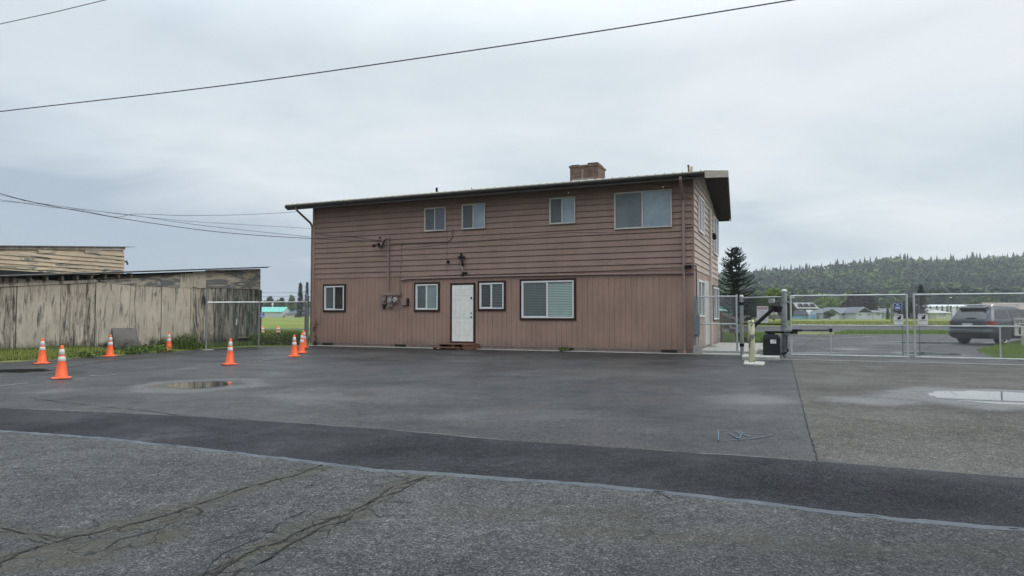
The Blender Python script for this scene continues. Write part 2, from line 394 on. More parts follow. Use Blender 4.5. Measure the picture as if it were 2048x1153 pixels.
# cracks
m_crack = M('crack', (.012, .012, .011), .95, var=.3)
g = MB()
def crackline(l, wd, z=.0205, seed=0, fine=.05):
    pts = []
    for (x0, y0), (x1, y1) in zip(l, l[1:]):
        L_ = math.hypot(x1-x0, y1-y0); n = max(2, int(L_/fine))
        for i in range(n): t = i/n; pts.append((x0+(x1-x0)*t, y0+(y1-y0)*t))
    vs = []
    for i, (x, y) in enumerate(pts):
        a = pts[max(0, i-1)]; c_ = pts[min(len(pts)-1, i+1)]; dx, dy = c_[0]-a[0], c_[1]-a[1]; q = math.hypot(dx, dy)+1e-9
        off = (.045*nz(x, y, 4, seed)+.02*nz(x, y, 17, seed+1))*(.3 if seed == 60 else 1); wv = wd*max(.12, .75+1.3*nz(x, y, 9, seed+5))
        nx_, ny_ = -dy/q, dx/q
        vs += [(x+nx_*(off-wv/2), y+ny_*(off-wv/2), z), (x+nx_*(off+wv/2), y+ny_*(off+wv/2), z)]
    g.add(vs, [(2*i, 2*i+1, 2*i+3, 2*i+2) for i in range(len(pts)-1)])
for i, l in enumerate(cracks): crackline(l, .021 if i in (0, 3, 4) else .012, seed=i*3)
for i in range(48):                                       # side cracks, alligator pattern
    l = random.choice([cracks[0], cracks[3], cracks[4], cracks[1]]); j = random.randrange(len(l)-1); t = rnd()
    x = l[j][0]+(l[j+1][0]-l[j][0])*t; y = l[j][1]+(l[j+1][1]-l[j][1])*t; a = ru(0, 6.28); L_ = ru(.1, .35)
    crackline([(x, y), (x+L_*math.cos(a), y+L_*math.sin(a)), (x+1.5*L_*math.cos(a+.7), y+1.5*L_*math.sin(a+.7))], .006, seed=100+i)
crackline(sm, .010, z=.0185, seed=60)
crackline(gxy([(60, 798), (200, 815), (330, 828), (450, 850), (560, 862), (700, 872)]), .02, z=.0145, seed=61, fine=.1)
crackline(gxy([(90, 744), (210, 724), (330, 712), (400, 703)]), .05, z=.0145, seed=66, fine=.1)
crackline(gxy([(660, 955), (600, 985), (560, 1000)]), .008, seed=67)
g.build('asphalt_cracks', m_crack, kind='structure')
g = MB(); vs = []
for i in range(901):
    x = -14+24*i/900; y = st_far(x)+jag(x, .035, 5); wv = max(.0, .05+.10*nz(x, 0, .7, 41)+.04*nz(x, 0, 5, 42)); vs += [(x, y-.004, .0168), (x, y+wv, .0168)]
g.add(vs, [(2*i, 2*i+2, 2*i+3, 2*i+1) for i in range(900)]); g.build('asphalt_edge', M('pale_worn_asphalt', (.082, .080, .076), .8, var=.3, vs=9), kind='structure')
e = ell(30, 743, -30, 84, 738.5, 747.5); vs = [(e[0], e[1], .0105)]
for i in range(90):
    t = 2*math.pi*i/90; r = 1+.35*noise.noise(Vector((math.cos(t)*1.6, math.sin(t)*1.6, 4)))+.2*noise.noise(Vector((math.cos(t)*5, math.sin(t)*5, 4))); vs.append((e[0]+e[2]*r*math.cos(t), e[1]+e[3]*r*math.sin(t), .0105))
g = MB(); g.add(vs, [(0, i+1, (i+1) % 90+1) for i in range(90)]); g.build('dirt_patch', M('wet_soil', (.008, .008, .006), .95, var=.4, vs=8, spec=.05), kind='structure')
# puddles
def puddle(name, e, z, sd, sc_=1.0):
    vs = [(e[0], e[1], z)]; n = 120
    for i in range(n):
        t = 2*math.pi*i/n; r = sc_*(1+.22*noise.noise(Vector((math.cos(t)*1.3, math.sin(t)*1.3, sd)))+.16*noise.noise(Vector((math.cos(t)*4, math.sin(t)*4, sd))))
        vs.append((e[0]+e[2]*r*math.cos(t), e[1]+e[3]*r*math.sin(t), z))
    g = MB(); g.add(vs, [(0, i+1, (i+1) % n+1) for i in range(n)]); g.build(name, m_water, kind='structure')
puddle('puddle', ell(398, 771, 332, 458, 764.5, 777.5), .0098, 3)
puddle('puddle', ell(2010, 797, 1862, 2160, 784, 812), .0148, 8)
puddle('puddle', ell(1860, 708, 1812, 1912, 705, 711.5), .009, 5)
puddle('puddle', ell(1900, 686.5, 1760, 2045, 685, 688.2), .009, 6)
puddle('puddle', ell(1640, 673.2, 1575, 1750, 672.4, 674), .009, 7)
# a few stones and litter on the asphalt, paint ticks and the blue survey mark
m_stone = M('stone', (.16, .155, .145), .8, var=.3)
g = MB()
for i in range(420):
    px, py = ru(0, 2048), 700+450*rnd()**1.1; p = G(px, py, .02); r = ru(.002, .006)
    if HF.L(p).y > -.3 and HF.L(p).x < 1: continue
    g.lathe([(r*.6, -.004), (r, r*.3), (r*.5, r)], 5, p)
tag(g.build('gravel', m_stone), 'loose grit and pebbles scattered over the asphalt', 'gravel', kind='stuff')
m_wpaint = M('worn_paint', (.34, .34, .34), .7, var=.3, vs=20)
m_bpaint = M('survey_paint', (.06, .11, .14), .7, var=.35, vs=25)
def stroke(g, pts, wd, z): 
    P_ = gxy(pts)
    for (x0, y0), (x1, y1) in zip(P_, P_[1:]):
        dx, dy = x1-x0, y1-y0; q = math.hypot(dx, dy); nx_, ny_ = -dy/q*wd/2, dx/q*wd/2; n = max(2, int(q/.05)); vs = []
        for i in range(n+1):
            t = i/n; x, y = x0+dx*t, y0+dy*t; s = .45+.9*abs(nz(x, y, 23, 4)); vs += [(x-nx_*s, y-ny_*s, z), (x+nx_*s, y+ny_*s, z)]
        g.add(vs, [(2*i, 2*i+2, 2*i+3, 2*i+1) for i in range(n)])
g = MB()
for a in ([(358, 741), (398, 736)], [(508, 724), (540, 720)], [(0, 774), (55, 768)], [(180, 753), (198, 754), (232, 751)], [(150, 761), (170, 759)],
          [(1660, 727), (1700, 726)], [(540, 749), (570, 748)]): stroke(g, a, .05, .018)
tag(g.build('paint_marks', m_wpaint), kind='structure')
g = MB()
for a in ([(1437, 884), (1437, 863), (1545, 873), (1508, 880), (1460, 884), (1437, 884)], [(1455, 868), (1478, 881), (1486, 868)], [(1462, 871), (1492, 872)], [(1470, 866), (1500, 877)]): stroke(g, a, .022, .018)
tag(g.build('survey_mark', m_bpaint), kind='structure')
# ------------------------------------------------------------------ the brown house
def siding_mat(name, col, vert):
    m, nt, b = newmat(name); k = N(nt); v = k.coord()
    vs_ = k.coord((.5, .5, 9) if not vert else (9, 9, .5))
    c = k.ramp(k.noise(v, 1.1, 5, .6), [(.3, tuple(x*.86 for x in col)), (.7, tuple(x*1.1 for x in col))])
    c = k.mix(1.0, c, k.ramp(k.noise(vs_, 3, 5, .6), [(.3, .9), (.7, 1.08)]), 'MULTIPLY')
    st = k.coord((5, 5, .35)); c = k.mix(k.math('MULTIPLY', k.ramp(k.noise(st, 1.6, 5, .7), [(.5, 0.0), (.8, 1.0)]), .42), c, tuple(x*.6 for x in col))
    sz = k.n('ShaderNodeSeparateXYZ'); k.link(k.n('ShaderNodeTexCoord').outputs['Object'], sz.inputs[0]); c = k.mix(k.math('MULTIPLY', k.ramp(k.math('ADD', sz.outputs[2], k.math('MULTIPLY', k.noise(v, 3, 5, .7), .5)), [(.30, 1.0), (.75, 0.0)]), .55), c, (.085, .07, .06))
    fd = k.ramp(k.noise(v, .28, 3), [(.4, 0.0), (.7, .4)]); c = k.mix(fd, c, tuple(x*1.12+.02 for x in col))
    k.link(c, b.inputs['Base Color']); b.inputs['Roughness'].default_value = .62; b.inputs['Specular IOR Level'].default_value = .35
    k.bump(k.noise(v, 45, 5), .25, .004, b); return m
BR = (.260, .170, .138)
m_lap = siding_mat('lap_siding_paint', BR, False); m_lap_end = siding_mat('pale_lap_siding_paint', (.37, .30, .26), False); m_vert_end = siding_mat('pale_groove_siding_paint', (.31, .215, .18), True); m_vert = siding_mat('groove_siding_paint', (.302, .190, .149), True)  # end walls get a paler siding colour than the front
m_core = M('wall_core', (.03, .022, .02), .9)
m_brown = M('brown_trim_paint', (.030, .014, .011), .6, spec=.25)
m_tan = M('painted_pipe', (.24, .165, .145), .5, var=.08)
m_white = M('white_vinyl', (.66, .66, .66), .35, var=.04)
m_alu = M('aluminium', (.50, .475, .43), .5, 0, var=.08)
m_gutter = M('gutter_brown', (.022, .017, .016), .45)
m_soffit = M('soffit', (.035, .027, .024), .85, var=.1, vs=4)
m_metal = M('roof_metal', (.42, .40, .34), .5, .2, var=.15, vs=1)
m_rake = M('weathered_board', (.24, .215, .19), .85, var=.25, vs=3, stretch=(8, 1, 8), bump=.4, dirt=.3)
m_black = M('black_plastic', (.007, .007, .008), .6, spec=.2)
m_conc = concrete
def glass(name, col, rough=.08, spec=.9):
    m, nt, b = newmat(name); k = N(nt); v = k.coord()
    k.link(k.ramp(k.noise(v, 1.2, 4, .6), [(.3, tuple(c*.75 for c in col)), (.7, tuple(c*1.2 for c in col))]), b.inputs['Base Color'])
    b.inputs['Roughness'].default_value = rough; b.inputs['Specular IOR Level'].default_value = spec
    k.bump(k.noise(v, 1.5, 2), .05, .01, b); return m
g_dark = glass('dark_glass', (.018, .022, .022)); g_screen = glass('screened_glass', (.085, .10, .11), .45, .5); g_screen2 = glass('pale_screened_glass', (.14, .165, .18), .4, .5)
g_blue = glass('curtained_glass', (.24, .295, .34), .12, .8); g_purple = glass('purple_curtained_glass', (.09, .09, .13), .12, .8)
g_green = glass('tinted_glass', (.18, .23, .22), .12, .8); g_grey = glass('grey_glass', (.09, .105, .105), .15, .7)
m_blind = M('blind_slats', (.34, .42, .40), .5, var=.05); m_blind_dim = M('dim_blind_slats', (.115, .142, .138), .5, var=.05)

WALL = 6.20; LEN = 16.45; DEP = 8.0; RY = 3.3; ROOFZ = 6.93
house = thing('house', 'long two storey brown house with lapped upper siding, white door and brick chimney', 'house', tuple(HF.o), HF.rz)
BZ = 2.945; SP = .2262; GB = .12
g = MB()
g.box(-LEN+.02, -.02, .02, DEP-.02, .0, WALL-.05); core = g
def roof_under(y):                                  # soffit height above the wall at depth y
    return WALL+.02+(ROOFZ-.22-WALL)*(y/RY) if y < RY else WALL+.02+(ROOFZ-.22-WALL)-(ROOFZ-.22-5.72)*(y-RY)/(DEP-RY)
g.v = []; g.f = []; g.t = []
g.prism([(-.03, .03, 0), (-.03, DEP-.03, 0), (-.03, DEP-.03, roof_under(DEP)-.03), (-.03, RY, roof_under(RY)-.03), (-.03, .03, WALL-.04)], (-LEN+.06, 0, 0))
g.build('wall', m_core, house)
# lapped boards: front, both ends
def lap_front(g, y0, x0, x1, z0, n, sgn=-1):
    for i in range(n):
        a = z0+SP*i; b_ = min(a+SP, WALL-.01)
        if b_ <= a+.01: continue
        j = .006*nz(i, 0, 3.3)
        def q(x, z, d): return (x, y0+sgn*d, z)
        nseg = 12
        xs = [x0+(x1-x0)*t/nseg for t in range(nseg+1)]
        for xa, xb in zip(xs, xs[1:]):
            ja, jb = .005*nz(xa, i, .4), .005*nz(xb, i, .4)
            vs = [q(xa, a+ja, -.014), q(xb, a+jb, -.014), q(xb, a+jb, .040), q(xa, a+ja, .040), q(xb, a+jb+.02, .042), q(xa, a+ja+.02, .042), q(xb, b_-.026, .014), q(xa, b_-.026, .014), q(xb, b_-.026, -.014), q(xa, b_-.026, -.014), q(xb, b_+.004, -.014), q(xa, b_+.004, -.014)]
            g.add(vs, [(0,1,2,3), (3,2,4,5), (5,4,6,7), (7,6,8,9), (9,8,10,11)])
g = MB(); lap_front(g, 0, -LEN, 0, BZ, 15); g.build('lapped_siding', m_lap, house)
def lap_end(g, x0, sg):
    for i in range(18):
        a = BZ+SP*i; b_ = a+SP
        def yr(z):
            zf, zr, zp = roof_under(0), roof_under(DEP), roof_under(RY)
            lo = 0 if z <= zf else RY*(z-zf)/(zp-zf); hi = DEP if z <= zr else DEP-(DEP-RY)*(z-zr)/(zp-zr)
            return lo, hi
        l0, h0 = yr(a); l1, h1 = yr(b_)
        if l0 >= h0-.05: break
        if l1 > h1: l1 = h1 = RY
        d = lambda v_: x0+sg*v_
        g.add([(d(.0), l0, a), (d(.0), h0, a), (d(.045), h0, a), (d(.045), l0, a), (d(.01), h1, b_), (d(.01), l1, b_)], [(0,1,2,3), (3,2,4,5)])
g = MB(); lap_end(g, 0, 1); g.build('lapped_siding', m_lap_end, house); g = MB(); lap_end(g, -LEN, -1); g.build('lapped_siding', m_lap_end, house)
# grooved siding below
g = MB(); gp = .2035
x = -LEN
i = 0
while x < -.001:
    xe = min(x+gp, 0); zt = BZ+.03
    g.add([(x, -.004, GB), (x+.011, -.004, GB), (x+.011, -.018, GB), (xe, -.018, GB), (x, -.004, zt), (x+.011, -.004, zt), (x+.011, -.018, zt), (xe, -.018, zt), (xe, -.004, GB), (xe, -.004, zt)],
          [(0,1,5,4), (1,2,6,5), (2,3,7,6), (3,8,9,7)]); x += gp; i += 1
g.build('grooved_siding', m_vert, house)
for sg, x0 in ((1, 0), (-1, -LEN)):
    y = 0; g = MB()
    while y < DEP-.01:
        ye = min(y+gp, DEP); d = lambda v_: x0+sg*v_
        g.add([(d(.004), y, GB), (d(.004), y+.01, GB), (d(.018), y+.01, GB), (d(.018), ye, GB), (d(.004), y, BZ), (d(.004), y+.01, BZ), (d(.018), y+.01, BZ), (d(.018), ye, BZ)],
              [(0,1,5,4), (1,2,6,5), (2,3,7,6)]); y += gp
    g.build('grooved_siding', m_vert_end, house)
g = MB()
g.box(-LEN-.01, .012, -.012, .3, -.05, GB-.012); g.box(-.3, .012, .3, DEP, -.05, GB-.012); g.box(-LEN, 0.02, -.026, -.005, GB-.004, GB+.016)
g.build('foundation', M('foundation', (.19, .145, .13), .85, dirt=.5), house)
g = MB()                                           # corner boards and rafter board under the eave
g.box(-.05, .028, -.03, -.019, GB, BZ); g.build('corner_board', m_vert, house)
g = MB(); g.box(-LEN-.045, -LEN+.075, -.048, .05, GB, WALL-.02); g.build('corner_board', m_vert, house)
g = MB(); g.box(-.035, .036, -.036, .035, BZ, WALL-.02); g.build('corner_board', m_lap, house)
for a, b_ in ((645, 666), (789, 811), (1117, 1147), (1322, 1354)):
    xa, _ = HF.on_y(a, 695, -.03); xb, _ = HF.on_y(b_, 700, -.03)
    g = MB(); g.box(xa, xb, -.034, -.010, -.02, GB+.015)
    for q in range(1, 5): g.box(xa, xb, -.040, -.034, -.02+q*.028, -.014+q*.028)
    g.build('foundation_vent', M('vent', (.012, .011, .01), .8), house)

# roof: prow-shaped overhang, ribs, soffit, fascia, gutter
EO = .75                                          # eave overhang
EX0, EX1 = -LEN-.95, .40; RX0, RX1 = -LEN-1.1, .82; FX1 = .46
ze, zr_, zf = 6.22, ROOFZ, 5.86
_, z_l = HF.on_y(575, 413, -EO); _, z_r = HF.on_y(1400, 338.5, -EO); print('eave z left/right', z_l, z_r, 'x left', HF.on_y(571, 415, -EO)[0], HF.on_y(1408, 345, -EO)[0])
ze = (z_l+z_r)/2
EX0 = HF.on_y(573, 415, -EO)[0]; EX1 = HF.on_y(1408.5, 345, -EO)[0]; RX1 = HF.on_y(1455, 345, RY)[0]; zr_ = HF.on_y(1455, 342, RY)[1]; FX1 = HF.on_y(1461, 440, DEP+EO)[0]; zf = HF.on_y(1461, 437, DEP+EO)[1]
print('ridge', RX1, zr_, 'far', FX1, zf, 'EX', EX0, EX1)
def rp(x, y, dz=0):
    z = ze+(zr_-ze)*(y+EO)/(RY+EO) if y <= RY else zr_+(zf-zr_)*(y-RY)/(DEP+EO-RY); return (x, y, z+dz)
g = MB()
for (ya, yb, xa0, xb0, xa1, xb1) in ((-EO-.05, RY, EX0, RX0, EX1, RX1), (RY, DEP+EO, RX0, RX0+.2, RX1, FX1)):
    a, b_, c_, d_ = rp(xa0, ya), rp(xa1, ya), rp(xb1, yb), rp(xb0, yb)
    g.add([a, b_, c_, d_]+[(p_[0], p_[1], p_[2]-.03) for p_ in (a, b_, c_, d_)], [(0,1,2,3), (4,7,6,5), (0,4,5,1), (1,5,6,2), (2,6,7,3), (3,7,4,0)])
x = EX0+.02
while x < EX1-.05:
    t0, t1 = rp(x, -EO-.065), rp(x, RY)
    xr = x
    for w_ in (0,): g.prism([(xr, t0[1], t0[2]+.0), (xr+.018, t0[1], t0[2]+.03), (xr+.045, t0[1], t0[2]+.03), (xr+.063, t0[1], t0[2])], (0, t1[1]-t0[1], t1[2]-t0[2]))
    x += .305
roof = g.build('roof', m_metal, house)
g = MB()                                          # sloping soffit under the sheets
g.prism([rp(EX0+.03, -EO+.02, -.2), rp(EX1-.03, -EO+.02, -.2), rp(RX1-.03, RY, -.22), rp(RX0+.03, RY, -.22)], (0, 0, .16))
g.prism([rp(RX0+.03, RY, -.22), rp(RX1-.03, RY, -.22), rp(FX1-.03, DEP+EO-.02, -.14), rp(RX0+.2, DEP+EO-.02, -.14)], (0, 0, .1))
g.build('soffit', m_soffit, roof)
g = MB(); f0, f1, f2 = rp(EX1, -EO), rp(RX1, RY), rp(FX1, DEP+EO)
g.prism([(EX1, -EO+.0, f0[2]+.012), (RX1, RY, f1[2]+.012), (RX1, RY, f1[2]-.25), (EX1, -EO+.0, f0[2]-.245)], (.03, 0, 0))
g.build('fascia', m_rake, roof)
g = MB()
g.prism([(RX1, RY, f1[2]+.012), (FX1, DEP+EO, f2[2]+.012), (FX1, DEP+EO, f2[2]-.15), (RX1, RY, f1[2]-.25)], (.03, 0, 0))
g.build('fascia', m_soffit, roof); g = MB()
g.prism([rp(EX0, -EO, .01), rp(RX0, RY, .01), rp(RX0, RY, -.2), rp(EX0, -EO, -.2)], (-.03, 0, 0))
g.build('fascia', m_soffit, roof)
g = MB(); zg = ze-.05
g.prism([(EX0-.02, -EO-.005, zg), (EX0-.02, -EO-.10, zg), (EX0-.02, -EO-.10, zg-.055), (EX0-.02, -EO-.06, zg-.12), (EX0-.02, -EO-.005, zg-.13)], (EX1-EX0+.0, 0, 0))
g.box(EX0+.03, EX1-.03, -EO-.004, -EO+.02, zg-.20, zg-.005)
g.build('gutter', m_gutter, roof, bevel=.004)
# downspouts
xr, _ = HF.on_y(1367, 450, -.08); xt, zt = HF.on_y(1361, 352, -EO-.03)
g = MB(); pts = [(xt, -EO-.05, zg-.10), (xt, -EO-.05, zg-.2), (xr, -.34, zg-.60), (xr, -.085, zg-.78), (xr, -.085, .06)]
def rect_pipe(g, pts, w_, d_):
    for p_, q in zip(pts, pts[1:]): g.bar(p_, q, w_, d_, Vector((0, -1, .001)))
rect_pipe(g, pts, .085, .07); g.box(xr-.055, xr+.055, -.13, -.03, .02, .10)
for z in (.75, 2.6, 4.4): g.box(xr-.055, xr+.055, -.124, -.018, z, z+.03)
g.build('downspout', m_tan, house, bevel=.004)
xl, zl = HF.on_y(593, 420, -EO-.03)
g = MB(); rect_pipe(g, [(xl, -EO-.05, zg-.10), (xl, -EO-.04, zg-.22), (-LEN-.085, -.12, 5.42), (-LEN-.085, -.02, 5.25), (-LEN-.085, -.02, .1)], .07, .07)
g.build('downspout', M('olive_downspout', (.12, .11, .085), .5), house, bevel=.004)

# chimney, pipes on the roof
def roofpt(px, py, y): x_, z_ = HF.on_y(px, py, y); return x_, z_
cx0, _ = HF.on_y(1140, 345, 2.2); cx1, _ = HF.on_y(1196, 345, 2.2); _, cz = HF.on_y(1150, 332, 2.2)
m_brick, nt, b = newmat('brick'); k = N(nt); tcx = k.n('ShaderNodeTexCoord'); 
mpx = k.n('ShaderNodeMapping'); mpx.inputs['Rotation'].default_value = (math.pi/2, 0, 0); k.link(tcx.outputs['Object'], mpx.inputs[0])
br = k.n('ShaderNodeTexBrick'); k.link(mpx.outputs[0], br.inputs['Vector']); br.inputs['Scale'].default_value = 1
br.inputs['Brick Width'].default_value = .21; br.inputs['Row Height'].default_value = .075; br.inputs['Mortar Size'].default_value = .008
br.inputs['Color1'].default_value = (.17, .085, .055, 1); br.inputs['Color2'].default_value = (.11, .06, .045, 1); br.inputs['Mortar'].default_value = (.2, .17, .14, 1)
k.link(k.mix(1.0, br.outputs['Color'], k.ramp(k.noise(tcx.outputs['Object'], 4, 5, .7), [(.3, .6), (.7, 1.2)]), 'MULTIPLY'), b.inputs['Base Color']); b.inputs['Roughness'].default_value = .9
g = MB(); g.box(cx0, cx1, 2.2, 3.3, 6.2, cz-.07); g.box(cx0-.04, cx1+.04, 2.16, 3.34, cz-.07, cz)
ch = g.build('chimney', m_brick, house)
g = MB(); wq = (cx1-cx0)
g.box(cx0+.02, cx0+wq*.3, 2.25, 3.1, cz, cz+.05); g.box(cx0+wq*.62, cx1-.02, 2.25, 3.1, cz, cz+.08); g.build('chimney_cap', M('mortar_cap', (.07, .055, .045), .9), ch)
g = MB(); xx, zz_ = HF.on_y(1165, 340, 2.18); g.box(xx-.03, xx+.03, 2.155, 2.185, 6.3, zz_+.02); g.box(xx-.42, xx+.5, 2.12, 2.155, 6.2, HF.on_y(1165, 357.5, 2.18)[1]); g.build('flashing', M('flashing', (.26, .2, .18), .6, dirt=.5), ch)
x_, z_ = HF.on_y(873.5, 376, 1.5); g = MB(); g.tube([(x_, 1.5, 6.2), (x_, 1.5, z_)], .05, 10); g.build('vent_pipe', m_black, roof)
x_, z_ = HF.on_y(1376.5, 332, 2); g = MB(); g.tube([(x_, 2, 6.3), (x_, 2, z_)], .02, 8); g.lathe([(.0, -.04), (.04, -.03), (.04, .02), (.0, .03)], 8, (x_, 2, z_)); g.build('vent_pipe', m_black, roof)
x_, z_ = HF.on_y(1382.5, 334.5, 2.4); g = MB(); g.box(x_-.09, x_+.06, 2.3, 2.5, 6.3, z_); g.build('roof_vent', M('cream_vent', (.5, .44, .33), .6), roof)
x_, z_ = HF.on_y(943.5, 376, 1.2); g = MB(); g.tube([(x_, 1.2, 6.2), (x_, 1.2, z_)], .018, 8); g.build('vent_pipe', m_black, roof)

# windows.  mp(a, z, d): a along the wall, d out of the wall
front = lambda a, z, d: (a, -d, z)
side = lambda a, z, d: (d, a, z)
def mbox(g, mp, a0, a1, z0, z1, d0, d1, tint=None):
    p = mp(a0, z0, d0); q = mp(a1, z1, d1)
    g.box(min(p[0], q[0]), max(p[0], q[0]), min(p[1], q[1]), max(p[1], q[1]), min(p[2], q[2]), max(p[2], q[2]), tint)
def frame4(g, mp, a0, a1, z0, z1, t, d0, d1):
    mbox(g, mp, a0, a1, z0, z0+t, d0, d1); mbox(g, mp, a0, a1, z1-t, z1, d0, d1)
    mbox(g, mp, a0, a0+t, z0+t, z1-t, d0, d1); mbox(g, mp, a1-t, a1, z0+t, z1-t, d0, d1)
def window(mp, a0, a1, z0, z1, fm, panes, t=.045, trim=None, tw=.1, blind=None, base=.036, label=None, split=.5, group=None, gran=1):
    g = MB(); frame4(g, mp, a0, a1, z0, z1, t, base-.03, base+.035)
    am = a0+(a1-a0)*split; mbox(g, mp, am-t*.45, am+t*.45, z0+t, z1-t, base-.03, base+.028)
    frame4(g, mp, a0+t, am-t*.45, z0+t, z1-t, t*.45, base-.03, base+.018)
    w_ = g.build('window', fm, house, bevel=.003)
    if label: w_['label'] = label
    ti = t*1.45
    for i, (pa, pb) in enumerate(((a0+ti, am-t*.9), (am+t*.45, a1-t))):
        g = MB(); mbox(g, mp, pa, pb, z0+(ti if i == 0 else t), z1-(ti if i == 0 else t), base-.03, base-.012); g.build('pane', panes[i], w_)
        if blind and blind[i]:
            g = MB(); z = z0+ti+.01
            while z < z1-ti-.02: mbox(g, mp, pa+.01, pb-.01, z, z+.036, base-.012, base-.008); z += .062
            g.build('blind', blind[i], w_)
    if trim:
        g = MB(); e = tw; frame4(g, mp, a0-e, a1+e, z0-e, z1+e, e+.004, .016, base+.022); g.build('trim', trim, w_, bevel=.003)
    return w_
def fx(px): return HF.on_y(px, 560, -.04)[0]
def fz(px, py): return HF.on_y(px, py, -.04)[1]
uw = [(849, 891.6, 417.4, 464, (g_screen, g_purple)), (924, 970.5, 410, 459.8, (g_screen, g_blue)), (1099.8, 1151.5, 397.3, 449.8, (g_screen, g_blue)), (1229.5, 1345.2, 386.9, 460, (g_screen2, g_blue))]
for a, b_, t_, bt, pn in uw:
    print('upper', fx(a), fx(b_), fz(a, bt), fz(a, t_))
    window(front, fx(a), fx(b_), fz(a, bt), fz(a, t_), m_alu, pn, .038, base=.062)
lw = [(649.6, 688.6, 573.0, 620.8, (g_grey, g_dark), None), (832, 876, 569.5, 620, (g_grey, g_green), None), (959.5, 1007.5, 566.8, 618.3, (g_dark, g_dark), (M('dark_blind_slats', (.06, .07, .07), .5), m_blind_dim)), (1043.5, 1147.5, 563.2, 636.5, (g_grey, g_green), (m_blind_dim, m_blind))]
for a, b_, t_, bt, pn, bl in lw:
    z0, z1 = fz(a, bt), fz(a, t_); print('lower', fx(a), fx(b_), z0, z1)
    window(front, fx(a), fx(b_), z0, z1, m_white, pn, .05, m_brown, .085, bl)
# front door
da, db = fx(904.5), fx(946.8); dz0, dz1 = fz(904, 685.5), fz(904, 571.0); print('door', da, db, dz0, dz1)
m_door = M('door_paint', (.76, .745, .70), .4, var=.05, dirt=.12)
g = MB(); mbox(g, front, da, db, dz0, dz1, .02, .05); door = g.build('door', m_door, house, bevel=.003)
door['label'] = 'white six panel front door with dark knob'
g = MB(); W_ = db-da; H_ = dz1-dz0
for ca in (.29, .71):
    for zb, zt_ in ((.13, .37), (.43, .76), (.82, .94)):
        a0, a1 = da+W_*(ca-.14), da+W_*(ca+.14); frame4(g, front, a0, a1, dz0+H_*zb, dz0+H_*zt_, .022, .049, .062)
        mbox(g, front, a0+.04, a1-.04, dz0+H_*zb+.04, dz0+H_*zt_-.04, .049, .055)
g.build('door_panel', m_door, door, bevel=.003)
g = MB(); frame4(g, front, da-.085, db+.085, dz0-.03, dz1+.085, .083, .016, .058); g.build('door_trim', m_brown, door, bevel=.003)
g = MB(); zk = dz0+H_*.445
g.lathe([(.0, 0), (.03, .005), (.03, .02), (.012, .025), (.027, .05), (.02, .07), (0, .075)], 12)
kv = [(v[0], -v[2], v[1]) for v in g.v]; g.v = [(v[0]+db-.075, v[1]-.05, v[2]+zk) for v in kv]
g2 = MB(); g2.add([(v[0]*.9+db-.075, v[1]*.6-.05, v[2]*.9+zk+.15) for v in kv], list(g.f)); g2.build('deadbolt', M('dark_metal', (.05, .05, .05), .35, .8), door)
g.build('door_knob', M('dark_metal', (.05, .05, .05), .35, .8), door)
g = MB(); mbox(g, front, db-.11, db-.05, dz0+H_*.755, dz0+H_*.79, .05, .07); g.build('door_sign', m_black, door)

# end wall openings
def ey(px): return HF.on_x(px, 560, .03)[0]
def ez(px, py): return HF.on_x(px, py, .03)[1]
print('end wall y', [round(ey(p_), 2) for p_ in (1395, 1408, 1414, 1417, 1421, 1425, 1436)], 'z', ez(1395, 559), ez(1395, 634.5), ez(1412, 691.8), ez(1425, 573), ez(1425, 647))
window(side, ey(1395.2), ey(1408.0), ez(1395, 634.5), ez(1395, 559), m_white, (g_dark, g_grey), .06, None)
window(side, ey(1425.5), ey(1436.2), ez(1425, 640), ez(1425, 573), m_white, (g_dark, g_dark), .06, m_brown, .06)
window(side, ey(1397), ey(1407), ez(1397, 463), ez(1397, 393), m_white, (g_screen, g_blue), .05, None, base=.066)
window(side, ey(1427), ey(1435.5), ez(1427, 508), ez(1427, 434), m_white, (g_screen, g_blue), .05, None, base=.066)
g = MB(); mbox(g, side, ey(1409.2), ey(1414.6), ez(1410, 691), ez(1410, 561), .016, .05); d2 = g.build('door', M('side_door', (.40, .39, .36), .5), house, bevel=.003)
g = MB(); mbox(g, side, ey(1415)-.0, ey(1416), ez(1410, 691), ez(1410, 561), .016, .07); mbox(g, side, ey(1408.6), ey(1409.1), ez(1410, 691), ez(1410, 561), .016, .07); g.build('door_trim', m_white, d2)
g = MB(); yq = ey(1419); g.box(.05, .13, yq-.06, yq+.06, .12, ez(1419, 420)); g.build('downspout', M('pale_downspout', (.50, .47, .44), .5), house, bevel=.004)
g = MB(); yq = ey(1423.5); zq = ez(1423.5, 476); g.box(.03, .2, yq-.05, yq+.05, zq+.12, zq+.16); g.lathe([(.03, 0), (.08, -.05), (.09, -.2), (.03, -.26)], 8, (.16, yq, zq+.14)); g.build('wall_lamp', m_black, house)

# meters and conduits on the front
def P(px, py, d=0.03): x_, z_ = HF.on_y(px, py, -d); return x_, z_
def fbox(g, pa, pb, ya, yb, d0, d1):
    xa, z1 = P(pa, ya, d1); xb, z0 = P(pb, yb, d1); g.box(xa, xb, -d1, -d0, z0, z1)
m_panel = M('painted_board', (.22, .145, .122), .6, var=.06)
g = MB(); fbox(g, 761, 803, 584.5, 620.3, .019, .03); pn = g.build('meter_panel', m_panel, house)
g = MB(); fbox(g, 762.5, 799, 585, 591.3, .03, .16); g.build('wire_trough', m_tan, pn, bevel=.004)
g = MB(); fbox(g, 762.5, 771.5, 593, 609, .03, .12); fbox(g, 774, 784, 593, 614.5, .03, .13); fbox(g, 786, 795.5, 593, 607, .03, .11); g.build('meter_box', m_tan, pn, bevel=.006)
def disc_front(g, px, py, r, d0, d1, n=16):
    x_, z_ = P(px, py, d1); g.tube([(x_, -d0, z_), (x_, -d1, z_)], r, n)
